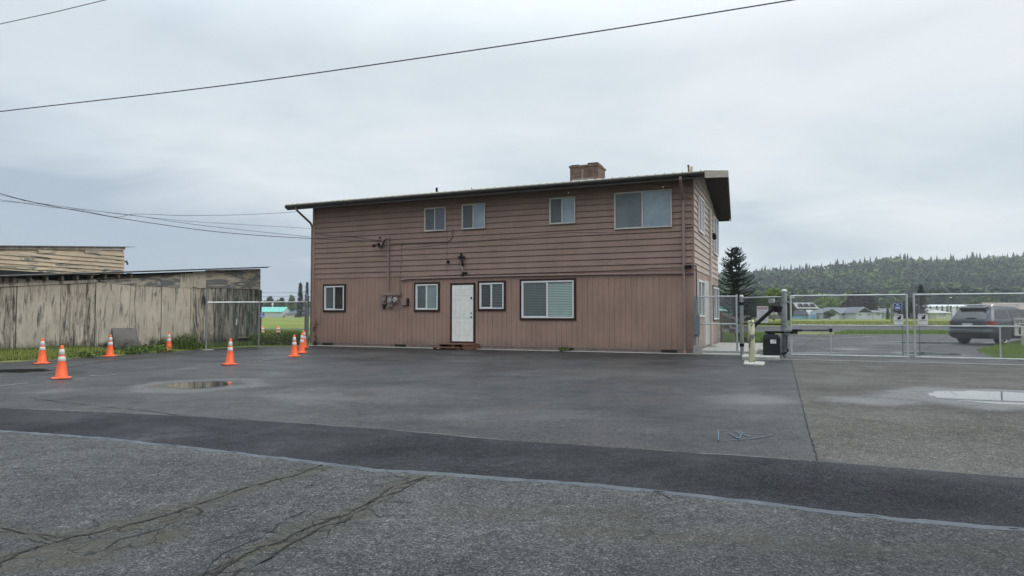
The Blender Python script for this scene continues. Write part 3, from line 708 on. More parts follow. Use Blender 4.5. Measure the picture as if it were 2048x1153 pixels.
for px_, py_, r_ in ((766.5, 600, .09), (777.8, 602, .085), (788.8, 600, .09)):
    g = MB(); disc_front(g, px_+.3, py_, r_, .1, .17); disc_front(g, px_, py_, r_*.85, .17, .24); g.build('electric_meter', m_tan if px_ < 770 else M('meter_glass', (.42, .42, .40), .2), pn)
for px_, py_ in ((777.4, 601.6), (788.5, 600)):
    g = MB(); disc_front(g, px_, py_, .04, .24, .243, 10); g.build('meter_dial', M('dial', (.12, .12, .12), .4), pn)
g = MB(); fbox(g, 765.5, 769.5, 609, 618, .03, .08); fbox(g, 764, 771, 609, 611, .03, .1); g.build('conduit_stub', m_black, pn)
g = MB(); fbox(g, 802, 812.5, 596, 611, .03, .13); bx_ = g.build('junction_box', m_tan, house, bevel=.008)
g = MB(); fbox(g, 812.8, 816.0, 597, 612, .03, .12); g.build('box_hinge', m_brown, bx_)
xm, zm0 = P(776.3, 584, .08); _, zm1 = P(776, 481, .08)
g = MB(); g.tube([(xm, -.09, zm0-.02), (xm, -.09, zm1)], .042, 10); mast = g.build('service_mast', m_tan, house, smooth=False)
g = MB(); g.tube([(xm, -.09, zm1-.02), (xm, -.09, zm1+.07), (xm-.06, -.14, zm1+.09), (xm-.13, -.2, zm1+.02)], [.05, .06, .055, .04], 10); g.build('weather_head', m_tan, mast)
g = MB()
for i in range(4):
    a = (xm-.12, -.2+.02*i, zm1+.02); xa, za = P(753+i*2.2, 488+i*1.0, .3); xb, zb = P(762+i*2.5, 499-i, .3)
    pts = [a, ((a[0]*.6+xb*.4), -.28, (a[2]+zb)/2+.02), (xb, -.3, zb), (xb*.5+xa*.5, -.3, (za+zb)/2-.03), (xa, -.3, za)]
    g.tube(pts, .014, 6)
xa, za = P(748, 492, .3); g.obox((xa, -.3, za), Vector((1,0,0)), Vector((0,1,0)), Vector((0,0,1)), .07, .04, .06)
xa, za = P(757.5, 488.5, .3); g.obox((xa, -.3, za), Vector((1,0,0)), Vector((0,1,0)), Vector((0,0,1)), .05, .03, .045)
xa, za = P(760, 476, .05); g.box(xa-.035, xa+.035, -.08, -.01, za-.03, za+.03)
g.build('wire_splice', m_black, mast)
# conduit to the window, belt pipe, cables
def wire3(g, pp, r, d=.05, n=6):
    pts = []
    for px_, py_ in pp: x_, z_ = P(px_, py_, d); pts.append((x_, -d, z_))
    g.tube(pts, r, n)
g = MB(); wire3(g, [(780, 487.5), (840, 485.2), (893, 483.5), (899, 481.5), (903, 476), (904.5, 469), (904.8, 458.5)], .022, .06, 8); g.build('conduit', m_tan, house, smooth=True)
g = MB(); wire3(g, [(808, 558.5), (900, 555.8), (1000, 552.8), (1200, 549.2), (1388, 546.8)], .038, .07, 8); wire3(g, [(812, 560.5), (802, 560)], .05, .07, 8); g.build('belt_pipe', m_tan, house, smooth=True)
g = MB(); wire3(g, [(803, 488), (802.5, 520), (801, 550), (801.5, 575), (803, 597)], .009, .03); wire3(g, [(780, 489), (800, 487), (806, 492)], .008, .03)
wire3(g, [(860, 552), (1000, 548.5), (1200, 542.5), (1290, 539.3), (1298, 537), (1362, 535.6)], .012, .045)
wire3(g, [(640, 470), (700, 473), (740, 479), (775, 486)], .009, .04); wire3(g, [(894, 463), (893.5, 545)], .006, .04); wire3(g, [(1372, 456), (1385, 455.3)], .02, .05)
wire3(g, [(800, 498), (1140, 465), (1230, 466)], .005, .04)
g.build('cable', m_gutter, house)
g = MB(); wire3(g, [(927, 553.5), (922.5, 549)], .03, .09)
g.build('lamp_bracket', m_black, house); g = MB(); x_, z_ = P(923, 515, .12); g.box(x_-.02, x_+.02, -.14, -.02, z_-.03, z_+.07)
g.lathe([(.05, .07), (.05, .17), (.0, .18)], 10, (x_, -.14, z_)); g.lathe([(.17, -.02), (.15, .02), (.03, .06)], 14, (x_, -.14, z_))
g.build('wall_lamp', m_black, house)
g = MB(); wire3(g, [(923.5, 520), (925.5, 530), (925, 538)], .03, .09); wire3(g, [(926, 527), (925.5, 533)], .045, .1); g.build('lamp_chain', m_black, house)
g = MB(); wire3(g, [(924.5, 533.5), (925, 538), (925.5, 541)], .035, .11); g.build('lamp_socket', M('lamp_socket', (.3, .26, .23), .5), house)
g = MB(); fbox(g, 924, 933, 544.5, 548.5, .03, .12); g.build('bracket', m_black, house)
g = MB(); x_, z_ = P(896, 524, .1); g.lathe([(.0, -.06), (.05, -.05), (.06, .03), (.03, .06)], 12, (x_, -.1, z_)); g.build('security_camera', m_black, house)
g = MB(); x_, z_ = P(1377, 533.5, .1); g.box(x_-.12, x_+.1, -.14, -.03, z_-.04, z_+.05); g.lathe([(.0, -.07), (.06, -.05), (.06, .02)], 10, (x_-.08, -.16, z_)); g.lathe([(.0, -.07), (.06, -.05), (.06, .02)], 10, (x_+.08, -.16, z_)); g.build('security_camera', m_black, house)
g = MB()
g.tube([(0.0, -.09, BZ+.13), (.075, -.08, BZ+.12), (.075, .05, BZ+.12), (.075, .1, BZ+.0), (.075, .1, .6)], .022, 8); g.build('conduit', M('dark_conduit', (.03, .028, .028), .5), house, smooth=True)
for px_, py_ in ((701, 409.5), (1137, 386), (1326, 374.5), (1388, 345.5)):
    x_, z_ = HF.on_y(px_, py_, -.5); g = MB(); g.lathe([(.0, -.035), (.022, -.02), (.02, .015), (0, .03)], 8, (x_, -.5, z_)); g.build('string_light_bulb', M('bulb', (.8, .78, .72), .3), roof)

# doorstep
xa, xb = P(888, 690, .6)[0], P(952, 690, .6)[0]
m_step = M('stained_wood', (.15, .062, .032), .6, var=.3, vs=4, stretch=(1, 6, 6), dirt=.3)
px0, pz = fx(880), dz0-.02
st = thing('doorstep', 'small two tread wooden step in reddish brown stain below the white door', 'step', tuple(HF.w(-7.6, -.3)), HF.rz)
x0s, x1s = HF.on_y(872, 700, -.75)[0]+7.6, HF.on_y(951, 700, -.4)[0]+7.6
print('step', x0s, x1s, pz)
m_stepd = M('step_shadow_board', (.10, .045, .025), .8, var=.3)
g = MB(); g.box(x0s+.10, x1s, -.42, .26, pz-.035, pz); g.build('tread', m_step, st, bevel=.004)
g = MB(); g.box(x0s-.02, x1s-.42, -.75, -.44, pz*.48-.035, pz*.48); g.build('tread', m_step, st, bevel=.004)
g = MB(); g.box(x1s-.42+.003, x1s-.01, -.40, .24, 0, pz-.037); g.box(x0s+.12, x0s+.15, -.4, .24, 0, pz-.037); g.box((x0s+x1s)/2-.1, (x0s+x1s)/2-.04, -.4, .2, 0, pz-.037); g.box(x0s+.02, x0s+.05, -.72, -.46, 0, pz*.48-.037); g.box(x1s-.50, x1s-.46, -.72, -.46, 0, pz*.48-.037)
g.build('riser', m_step, st)
# ------------------------------------------------------------------ concrete aprons beside the house
Z_ = Vector((0,0,1))
def poly_slab(name, pts, z0, z1, mat=concrete, **kw):
    g = MB(); g.prism([(p[0], p[1], z0) for p in pts], (0, 0, z1-z0)); return g.build(name, mat, kind='structure', bevel=.006, **kw)
hw = lambda x, y: tuple(HF.w(x, y)[:2])
poly_slab('concrete_path', [hw(.06, -.35), hw(2.1, -.35), hw(2.1, .35), hw(.06, .35)], -.05, .03)
poly_slab('concrete_path', [hw(.06, .352), hw(1.95, .352), hw(1.95, 7.6), hw(.06, 7.6)], -.05, .11)
poly_slab('concrete_path', [hw(-16.9, -.42), hw(.055, -.30), hw(.055, -.05), hw(-16.9, -.05)], -.05, .022)
poly_slab('concrete_path', [tuple(G(1486, 715.5)[:2]), tuple(G(1560, 717)[:2]), tuple(G(1558, 722)[:2]), tuple(G(1484, 720)[:2])][::-1], -.05, .10)
poly_slab('concrete_path', [tuple(G(1489, 724)[:2]), tuple(G(1530, 727)[:2]), tuple(G(1528, 733)[:2]), tuple(G(1487, 731)[:2])][::-1], -.05, .045)
poly_slab('concrete_path', [tuple(G(1483, 694)[:2]), tuple(G(1535, 694)[:2]), tuple(G(1535, 702)[:2]), tuple(G(1483, 702)[:2])][::-1], -.05, .06)
for t0, t1 in ((-.6, 12),):
    poly_slab('concrete_threshold', [tuple(GF.w(t0, -.45)[:2]), tuple(GF.w(t1, -.45)[:2]), tuple(GF.w(t1, -.02)[:2]), tuple(GF.w(t0, -.02)[:2])], -.05, .021, M('threshold_concrete', (.15, .145, .135), .8, var=.2))

# ------------------------------------------------------------------ cones
m_orange = M('cone_orange', (.78, .105, .02), .5, var=.09, vs=5, dirt=.28, dirtcol=(.20, .05, .025))
m_orange_f = M('faded_orange', (.80, .19, .10), .5, var=.05)
m_band = M('reflective_band', (.58, .56, .56), .4, var=.1, vs=12, dirt=.25, dirtcol=(.25, .22, .2))
m_cbase = M('cone_foot', (.055, .06, .075), .7)
def make_cone(label):
    t = thing('traffic_cone', label, 'traffic cone', group='orange traffic cones around the parking lot')
    R_ = lambda z: .118-(z-.035)*(.118-.030)/(.70-.035)
    g = MB(); g.lathe([(R_(.035)+.012, .035), (R_(.05), .05), (R_(.36), .36), (R_(.68), .68), (.022, .705), (.006, .71)], 24); g.build('cone_body', m_orange, t, smooth=True)
    for a, b_ in ((.375, .47), (.51, .625)):
        g = MB(); g.lathe([(R_(a)+.0005, a), (R_(a)+.003, a+.002), (R_(b_)+.003, b_-.002), (R_(b_)+.0005, b_)], 24); g.build('reflective_band', m_band, t, smooth=True)
    g = MB(); h = .175; cc = .03
    pl_ = [(-h+cc, -h), (h-cc, -h), (h, -h+cc), (h, h-cc), (h-cc, h), (-h+cc, h), (-h, h-cc), (-h, -h+cc)]
    g.prism([(x, y, .016) for x, y in pl_], (0, 0, .018)); g.lathe([(.15, .033), (.122, .048)], 20); g.build('base', m_orange, t, bevel=.003)
    g = MB(); g.prism([(x*1.04, y*1.04, .0) for x, y in pl_], (0, 0, .016)); g.build('base_foot', m_cbase, t)
    return t
cones = [((84, 729.5), 'orange traffic cone nearest the grassy bank at the far left, in front of the shed'),
         ((123, 759.5), 'nearest orange traffic cone, largest in view, right of the leftmost cone'),
         ((220, 715), 'orange traffic cone beside the grey board leaning on the shed'),
         ((337.5, 704.5), 'orange traffic cone among the tall weeds below the shed wall'),
         ((459.5, 731.5), 'orange traffic cone standing alone between shed and brown house'),
         ((588.5, 715), 'front cone of the three clustered at the left corner of the house'),
         ((603.5, 708), 'middle cone of the three clustered at the left corner of the house'),
         ((608.5, 697.5), 'rear cone of the three at the corner, closest to the house wall')]
c0 = None
for i, ((px, py), lab) in enumerate(cones):
    p = G(px, py-1.2, .01)
    if i == 0: c0 = make_cone(lab); o = c0
    else: o = dup(c0, label=lab)
    o.location = p; o.rotation_euler = (ru(-.02, .02), ru(-.025, .025), [.35, .6, .2, .1, .75, .3, .15, .9][i])
c1 = thing('traffic_cone', 'small worn cone with two white bands left beyond the chain link fence', 'traffic cone', tuple(D(524, 668, 42)[:2])+(0,), 0, 'worn channelizer cones beyond the fence')
g = MB(); g.lathe([(.17, .03), (.14, .25), (.10, .50), (.05, .62), (.02, .64)], 14); g.build('cone_body', m_orange_f, c1, smooth=True)
for a, b_ in ((.22, .33), (.42, .52)): g = MB(); g.lathe([(.148-(a-.25)*.16, a), (.150-(b_-.25)*.16, b_)], 14); g.build('reflective_band', m_band, c1, smooth=True)
g = MB(); g.box(-.2, .2, -.2, .2, 0, .04); g.build('base', m_cbase, c1)
dup(c1, tuple(D(556, 668, 42)[:2])+(0,), .3, 'small worn cone with two white bands right beyond the chain link fence')

# ------------------------------------------------------------------ galvanised fencing
m_galv = M('galvanised_steel', (.44, .46, .46), .45, .5, var=.12, vs=5)
m_galv_d = M('dull_galvanised_steel', (.20, .215, .22), .55, .5, var=.12, vs=5)
m_wire = M('chain_link_wire', (.30, .31, .31), .5, .5)
def chain(g, x0, x1, z0, z1, y=0, sp=.0707, r=.0024, s0=None):
    """diamond mesh clipped to a rectangle; both wire directions, woven either side of the plane"""
    n = int((x1-x0+z1-z0)/sp)+1; h = z1-z0
    for sgn in (1, -1):
        for i in range(n):
            c = x0-h+i*sp if sgn == 1 else x0+i*sp
            # line x = c + sgn*(z-z0)
            t0, t1 = 0, h
            if sgn == 1: t0 = max(t0, x0-c); t1 = min(t1, x1-c)
            else: t0 = max(t0, c-x1); t1 = min(t1, c-x0)
            if t1-t0 < .02: continue
            a = Vector((c+sgn*t0, y+sgn*.003, z0+t0)); b_ = Vector((c+sgn*t1, y+sgn*.003, z0+t1))
            g.tube([a, b_], r, 3, False)
def posts(g, x, z, r, y=0, cap=True, z0=0): g.tube([(x, y, z0), (x, y, z)], r, 12); 
def cap_(g, x, z, r, y=0): g.lathe([(r*1.15, -.03), (r*1.15, .0), (r*.85, .03), (r*.3, .05)], 12, (x, y, z))
def leaf(label, x0, x1, brx, zt, zm, zb, mir):
    t = thing('gate_leaf', label, 'gate leaf', tuple(GF.w(0, 0)), GF.rz, 'leaves of the chain link double gate')
    r = .026
    g = MB(); g.tube([(x0, 0, zt), (x1, 0, zt)], r, 10); g.tube([(x0, 0, zb), (x1, 0, zb)], r, 10)
    for x in (x0, x1): g.tube([(x, 0, zb-.03), (x, 0, zt+.03)], r*1.12, 10)
    g.build('gate_frame', m_galv, t, smooth=False)
    g = MB(); g.tube([(x0, 0, zm), (x1, 0, zm)], r*.85, 10); g.tube([(brx, 0, zb), (brx, 0, zm)], r*.85, 10); g.build('mid_rail', m_galv, t)
    g = MB(); chain(g, x0+.02, x1-.02, zb+.02, zt-.01, -.0); o = g.build('chain_link', m_wire, t)
    g = MB(); q = x0 if mir else x1
    g.tube([(x0+.05, .01, zb+.08), (brx if not mir else brx, .01, zm-.05)], .006, 5) if not mir else g.tube([(x0+.05, .01, zb+.06), (x0+1.0, .01, zm-.1)], .006, 5)
    g.tube([(x0+.05, .0, zb+.10), (x1-.05, 0, zb+.10)], .006, 5)
    ex = x0+.12 if mir else x1-.12
    g.tube([(ex, 0, zb), (ex, 0, zt)], .014, 6); g.build('tension_bar', m_galv_d, t)
    return t
ZT, ZM, ZB = 1.935, 1.04, .15
lf1 = leaf('left leaf of the galvanised chain link gate, hung from the tall grey post', .02, 3.10, 1.107, ZT, ZM, ZB, False)
lf2 = leaf('right leaf of the galvanised chain link gate, with the parked car behind it', 3.28, 6.36, 5.307, ZT, ZM, ZB, True)
# big gate post
m_post = M('old_galvanised_post', (.25, .27, .27), .5, .45, var=.15, vs=4)
def pst(name, label, loc, h, r, group, extras=None, mat=m_post):
    t = thing(name, label, 'fence post', loc, GF.rz, group)
    g = MB(); posts(g, 0, h, r); g.build('post', mat, t)
    g = MB(); cap_(g, 0, h, r); g.build('post_cap', m_galv, t)
    return t
bp = D(1570, 700, 21.0); BPx = GF.L((bp.x, bp.y, 0))
gp1 = pst('gate_post', 'tall thick galvanised gate post beside the black gate operator', (bp.x, bp.y, 0), D(1570, 582, 21.0).z, .085, None)
g = MB()
for z in (.35, 1.0, 1.15, 1.75): g.lathe([(.095, -.03), (.095, .03)], 12, (0, 0, z))
g.tube([(.0, -.0, 1.75), (.14, -.05, 1.75)], .03, 8); g.tube([(0, 0, .35), (.12, -.05, .35)], .03, 8); g.build('hinge_band', m_galv_d, gp1)
g = MB(); g.tube([(.07, -.10, .80), (.07, -.10, .30)], .035, 8); g.box(.0, .16, -.17, -.05, .72, .88); g.build('junction_box', m_galv_d, gp1)
g = MB(); g.tube([(.08, -.1, .5), (.08, -.1, .22), (.0, -.1, .15), (-.22, -.12, .13)], .026, 8); g.build('conduit', m_black, gp1, smooth=True)
g = MB(); g.tube([(-.22, -.12, .13), (-.30, -.12, .13), (-.32, -.12, .02)], .028, 8); g.build('conduit_elbow', m_white, gp1, smooth=True)
pb = D(1484, 700, 22.3)
gp2 = pst('fence_post', 'galvanised fence post between the walk gate and the notice sign', (pb.x, pb.y, 0), D(1484, 593, 22.3).z, .062, None)
g = MB(); g.lathe([(.075, -.05), (.075, .05)], 12, (0, 0, 1.73)); g.lathe([(.075, -.05), (.075, .05)], 12, (0, 0, .35)); g.build('hinge_band', m_black, gp2)
# panel between the two posts
d_ = (bp-pb); d_.z = 0; LP = d_.length; rzp = math.atan2(d_.y, d_.x)
t = thing('chain_link_fence', 'narrow chain link panel behind the notice sign', 'fence', (pb.x, pb.y, 0), rzp)
g = MB(); g.tube([(.05, 0, 1.93), (LP-.05, 0, 1.93)], .021, 8); g.build('top_rail', m_galv, t)
g = MB(); g.tube([(.05, 0, 1.06), (LP-.05, 0, 1.06)], .02, 8); g.build('mid_rail', m_black, t)
g = MB(); chain(g, .05, LP-.05, .08, 1.92); g.build('chain_link', m_wire, t)
g = MB(); g.tube([(LP-.13, 0, .05), (LP-.13, 0, 1.93)], .012, 6); g.build('tension_bar', m_galv_d, t)
# walk gate from the house corner
wa = HF.w(.18, -.25); wb = D(1474.5, 700, 22.35); d_ = wb-wa; d_.z = 0; LW = d_.length; rzw = math.atan2(d_.y, d_.x)
t = thing('walk_gate', 'chain link walk gate between the house corner and the post', 'gate', tuple(wa), rzw)
g = MB(); g.tube([(.0, 0, 1.98), (LW, 0, 1.98)], .024, 8); g.tube([(.0, 0, .14), (LW, 0, .14)], .02, 8)
for x in (0, LW): g.tube([(x, 0, .1), (x, 0, 2.04)], .033, 10)
g.build('gate_frame', m_galv, t)
g = MB(); g.tube([(.0, 0, 1.05), (LW, 0, 1.05)], .024, 8); g.build('mid_rail', m_galv, t)
g = MB(); chain(g, .02, LW-.02, .15, 1.97, r=.0034); g.build('chain_link', M('bright_wire', (.40, .42, .42), .5, .3), t)
p_ = HF.w(.02, -.32)
t = thing('fence_post', 'grey channel post with conduit at the right front corner of the house', 'fence post', tuple(p_), HF.rz)
g = MB(); g.box(.0, .09, -.04, .04, 0, HF.on_y(1395, 592, -.3)[1]); g.build('post', m_galv_d, t, bevel=.006)
t = thing('electrical_box', 'tall narrow grey electrical box beside the walk gate', 'electrical box', tuple(HF.w(.14, -.40)), HF.rz)
g = MB(); z0 = HF.on_y(1392, 670, -.4)[1]; z1 = HF.on_y(1392, 629, -.4)[1]; g.box(-.10, .10, -.06, .06, z0, z1); g.build('box', M('grey_enclosure', (.13, .145, .155), .5), t, bevel=.01)
g = MB(); g.tube([(.04, 0, 0), (.04, 0, z0)], .02, 8); g.build('conduit', m_galv_d, t)
g = MB(); g.tube([(-.02, 0, z1), (-.02, 0, z1+.5)], .018, 8); g.build('conduit', m_galv_d, t)
g = MB(); g.box(-.12, .16, -.08, .08, 0, .30); g.build('base_block', M('base_block', (.30, .28, .25), .8, dirt=.3), t, bevel=.01)

# left fence by the shed
fa = D(412, 690, 25.5); fb = D(615, 690, 29.0); d_ = fb-fa; d_.z = 0; LF = d_.length; rzf = math.atan2(d_.y, d_.x); FF = Fr(fa, rzf)
t = thing('chain_link_fence', 'chain link fence with shiny top rail between shed and house', 'fence', (fa.x, fa.y, 0), rzf)
zr0 = FF.on_y(420, 605.5)[1]; zr1 = FF.on_y(612, 604.5)[1]
g = MB(); g.tube([(0, 0, zr0), (LF, 0, zr1)], .03, 8); g.build('top_rail', m_galv, t)
g = MB(); g.tube([(0, 0, .05), (0, 0, FF.on_y(416, 577.5)[1])], .035, 10); g.build('post', m_galv_d, t)
xs = FF.on_y(518, 640)[0]; g = MB(); g.tube([(xs, 0, 0), (xs, 0, FF.on_y(518, 640)[1]+.75)], .035, 10); g.build('post', m_galv_d, t)
g = MB(); g.tube([(LF-.02, 0, 0), (LF-.02, 0, zr1+.05)], .035, 10); g.build('post', m_galv_d, t)
g = MB(); chain(g, .03, LF-.03, .06, min(zr0, zr1)-.02, r=.0015); g.build('chain_link', M('dark_wire', (.10, .11, .11), .6), t)
g = MB(); g.box(-.12, .25, -.12, .12, -.02, .03); g.build('footing', concrete, t)
pp = HF.w(-LEN-.33, -.02)
t = thing('fence_post', 'wide grey metal post at the left corner of the house', 'fence post', tuple(pp), HF.rz)
g = MB(); z1 = HF.on_y(618, 592, 0)[1]; g.prism([(-.10, -.04, 0), (.08, -.04, 0), (.08, .04, 0), (-.10, .04, 0)], (0, 0, z1)); g.build('post', m_galv_d, t, bevel=.008)
g = MB(); g.prism([(-.10, -.045, z1), (.08, -.045, z1-.0), (.08, -.045, z1+.001), (-.10, -.045, z1+.08)], (0, .09, 0)); g.build('post_cap', m_galv_d, t)

# ------------------------------------------------------------------ signs
def text(name, s, size, loc, mat, parent, rz=0, w_=None, bold=.0):
    cu = bpy.data.curves.new('t', 'FONT'); cu.body = s; cu.size = size; cu.align_x = 'CENTER'; cu.align_y = 'CENTER'; cu.extrude = .001; cu.offset = bold
    o = bpy.data.objects.new('t', cu); C.objects.link(o); dg = bpy.context.evaluated_depsgraph_get(); dg.update()
    me = bpy.data.meshes.new_from_object(o.evaluated_get(dg)); bpy.data.objects.remove(o)
    if w_:
        xs_ = [v.co.x for v in me.vertices]; f_ = w_/(max(xs_)-min(xs_))
        for v in me.vertices: v.co.x *= f_
    for v in me.vertices: x, y, z = v.co; v.co = Vector((loc[0]+x, loc[1]-z, loc[2]+y))
    me.materials.clear(); me.materials.append(mat); r = bpy.data.objects.new(name, me); C.objects.link(r); r.parent = parent; return r
m_sign = M('sign_white', (.58, .58, .58), .4, var=.06); m_red = M('sign_red', (.42, .06, .08), .45); m_txt = M('sign_grey_print', (.30, .30, .31), .5)
m_navy = M('sign_navy', (.02, .025, .16), .4); m_pale = M('sign_pale_blue', (.38, .42, .60), .4); m_ink = M('sign_black', (.02, .02, .02), .5)
def rrect(w_, h_, r, n=5):
    out = []
    for cx, cy, a in ((w_/2-r, h_/2-r, 0), (-w_/2+r, h_/2-r, 90), (-w_/2+r, -h_/2+r, 180), (w_/2-r, -h_/2+r, 270)):
        for i in range(n+1): q = math.radians(a+90*i/n); out.append((cx+r*math.cos(q), cy+r*math.sin(q)))
    return out
def plate(g, pts, y, th, oz=0, ox=0): g.prism([(x+ox, y, z+oz) for x, z in pts][::-1], (0, th, 0))
PF = Fr(pb, rzp)
a = PF.on_y(1513.5, 613, -.06); b_ = PF.on_y(1536.5, 646.5, -.06); W_, H_ = b_[0]-a[0], a[1]-b_[1]; c_ = ((a[0]+b_[0])/2, (a[1]+b_[1])/2)
t = thing('notice_sign', 'white notice sign with red heading behind the black arm', 'sign', tuple(PF.w(c_[0], -.06, c_[1])), rzp)
g = MB(); plate(g, rrect(W_, H_, .03), 0, .006); g.build('sign_plate', m_sign, t)
g = MB(); g.box(-W_*.43, W_*.43, -.004, -.0005, H_*.31, H_*.45); hd = g.build('heading', m_red, t)
text('lettering', 'NOTICE', H_*.15, (0, -.0065, H_*.38), m_sign, hd, w_=W_*.72, bold=.002)
g = MB()
for i, (l_, z) in enumerate(((.5, .18), (.22, .13), (.28, .08), (.16, .02), (.6, -.04), (.42, -.09), (.58, -.2), (.4, -.25), (.5, -.33))): g.box(-W_*l_*.6, W_*l_*.6, -.003, -.0005, H_*z, H_*z+.008)
g.build('fine_print', m_txt, t)
def gate_sign(px0, px1, py0, py1, label):
    a = GF.on_y(px0, py0, -.05); b_ = GF.on_y(px1, py1, -.05); W_, H_ = b_[0]-a[0], a[1]-b_[1]
    t = thing('gate_sign', label, 'sign', tuple(GF.w((a[0]+b_[0])/2, -.05, (a[1]+b_[1])/2)), GF.rz, 'small white camera warning signs on the gate')
    g = MB(); plate(g, rrect(W_, H_, .035), 0, .005); g.build('sign_plate', m_sign, t)
    g = MB(); g.box(-W_*.42, W_*.42, -.004, -.0005, H_*.36, H_*.41); g.build('heading_bar', M('dark_red_bar', (.10, .03, .03), .5), t)
    g = MB(); plate(g, [(-.05, .0), (-.035, .035), (.0, .045), (.02, .08), (.05, .085), (.05, .0), (.035, -.035), (.015, -.01), (.0, -.04), (-.03, -.03)], -.004, .0035, .03, .01); g.build('emblem', m_ink, t)
    g = MB(); g.box(-W_*.4, W_*.4, -.004, -.0005, -H_*.15, -H_*.12); g.box(-W_*.4, W_*.4, -.004, -.0005, -H_*.105, -H_*.075); g.build('fine_print', m_txt, t)
gate_sign(1787.5, 1807, 629, 650, 'small white camera warning sign on the left gate leaf below the blue shield')
gate_sign(1835.5, 1856, 628, 650, 'small white camera warning sign on the right gate leaf')
def shield(W_):
    pts = [(-.42, .5), (-.12, .5), (0, .56), (.12, .5), (.42, .5), (.52, .38), (.44, .22), (.46, .05), (.52, -.12), (.46, -.3), (.2, -.42), (0, -.48), (-.2, -.42), (-.46, -.3), (-.52, -.12), (-.46, .05), (-.44, .22), (-.52, .38)]
    return [(x*W_, z*W_*.92) for x, z in pts]
def blue(fr, px0, px1, py0, py1, y0, label, rz):
    a = fr.on_y(px0, py0, y0); b_ = fr.on_y(px1, py1, y0); W_ = (b_[0]-a[0]); c_ = ((a[0]+b_[0])/2, (a[1]+b_[1])/2)
    t = thing('shield_sign', label, 'sign', tuple(fr.w(c_[0], y0, c_[1])), rz, 'blue shield shaped security signs')
    g = MB(); plate(g, shield(W_), 0, .005); g.build('sign_plate', m_pale, t)
    g = MB(); plate(g, shield(W_*.88), -.003, .0025); g.build('blue_field', m_navy, t)
    g = MB(); g.box(-W_*.16, W_*.16, -.006, -.0035, W_*.20, W_*.36); g.box(-W_*.34, W_*.34, -.006, -.0035, W_*.09, W_*.13); g.box(-W_*.28, W_*.28, -.006, -.0035, -W_*.24, W_*.02); g.build('fine_print', m_pale, t)
blue(GF, 1786, 1804.5, 605.5, 623.5, -.05, 'blue shield sign high on the left gate leaf', GF.rz)
blue(FF, 518.8, 529.2, 626.5, 636, -.06, 'blue shield sign on the fence post at the end of the shed', rzf)
# speed limit sign
sp_ = G(2043, 694); srz = -.3; spf = Fr(sp_, srz)
sgx = D(2027.8, 635.5, sp_.y); sgb = D(2028, 672.5, sp_.y); H_ = sgx.z-sgb.z; W_ = H_*.82
t = thing('speed_limit_sign', 'white speed limit 15 sign on a wooden post at the right edge', 'sign', (sp_.x, sp_.y, 0), srz)
sx = spf.on_y(2028.2, 650, -.05)[0]+W_/2
g = MB(); plate(g, rrect(W_, H_, .03), -.05, .004, (sgx.z+sgb.z)/2, sx); g.build('sign_plate', M('sign_board', (.50, .51, .48), .45), t)
g = MB(); q = (sgx.z+sgb.z)/2; frame4(g, front, sx-W_*.48, sx+W_*.48, q-H_*.485, q+H_*.485, .012, .0505, .053); g.build('border', m_ink, t)
text('lettering', 'SPEED', H_*.24, (sx, -.053, q+H_*.29), m_ink, t, w_=W_*.84, bold=.004); text('lettering', 'LIMIT', H_*.22, (sx, -.053, q+H_*.07), m_ink, t, w_=W_*.66, bold=.004)
text('lettering', '15', H_*.50, (sx, -.053, q-H_*.25), m_ink, t, w_=W_*.62, bold=.012)
g = MB(); g.box(sx-.06, sx+.06, -.044, .045, 0, q+.2); g.build('post', M('pale_post', (.33, .30, .26), .8, dirt=.3), t)

# ------------------------------------------------------------------ bollard, gooseneck arm, operator
bo = G(1504, 727.5)
t = thing('bollard', 'pale yellow bollard with peeling paint on a concrete footing', 'bollard', (bo.x, bo.y, .04), .2)
m_bol, nt, b = newmat('bollard_paint'); k = N(nt); v = k.coord((1, 1, .45)); f = k.noise(v, 7, 3, .6, .6)
c = k.ramp(f, [(.0, (.62, .61, .42)), (.53, (.60, .59, .40)), (.545, (.17, .19, .17)), (1, (.14, .16, .15))])
k.link(c, b.inputs['Base Color']); b.inputs['Roughness'].default_value = .55; k.bump(c, .3, .003, b)
hb = D(1504, 641, bo.y).z-.04
g = MB(); g.lathe([(.082, 0), (.082, hb-.06), (.078, hb-.025), (.055, hb-.004), (.01, hb)], 24); g.build('bollard_body', m_bol, t, smooth=True)
t = thing('keypad_pedestal', 'black gooseneck arm reaching up behind the bollard to a keypad box', 'keypad stand', (bo.x+.15, bo.y+.25, 0), 0)
def atl(px, py, Y): p = D(px, py, Y); return p-Vector((bo.x+.15, bo.y+.25, 0))
Yk = bo.y+.25
g = MB(); a0 = atl(1504, 727, Yk); a1 = atl(1505, 655, Yk); a2 = atl(1546, 616.5, Yk); a3 = atl(1551, 616.5, Yk)
g.bar((a1.x, .05, 0), (a1.x, .05, a1.z), .07, .07, Vector((0, 1, 0))); g.bar((a1.x-.02, .0, a1.z-.02), (a2.x, .0, a2.z-.03), .09, .10, Vector((0, 1, 0))); g.bar((a2.x-.05, 0, a2.z+.015), (a3.x+.1, 0, a2.z+.015), .1, .1, Vector((0, 1, 0)))
g.build('gooseneck_arm', m_black, t, bevel=.01)
g = MB(); q0 = atl(1552, 613.5, Yk); q1 = atl(1561, 625.5, Yk); g.prism([(q0.x-.02, -.12, q0.z), (q1.x+.02, -.12, q0.z), (q1.x-.02, -.12, q1.z), (q0.x, -.12, q1.z)], (0, .24, 0)); g.build('keypad_box', m_black, t, bevel=.01)
ob = D(1543.5, 714, 20.9)
t = thing('gate_operator', 'black plastic gate operator cabinet on the concrete pad', 'gate operator', (ob.x, ob.y, 0), GF.rz+.1)
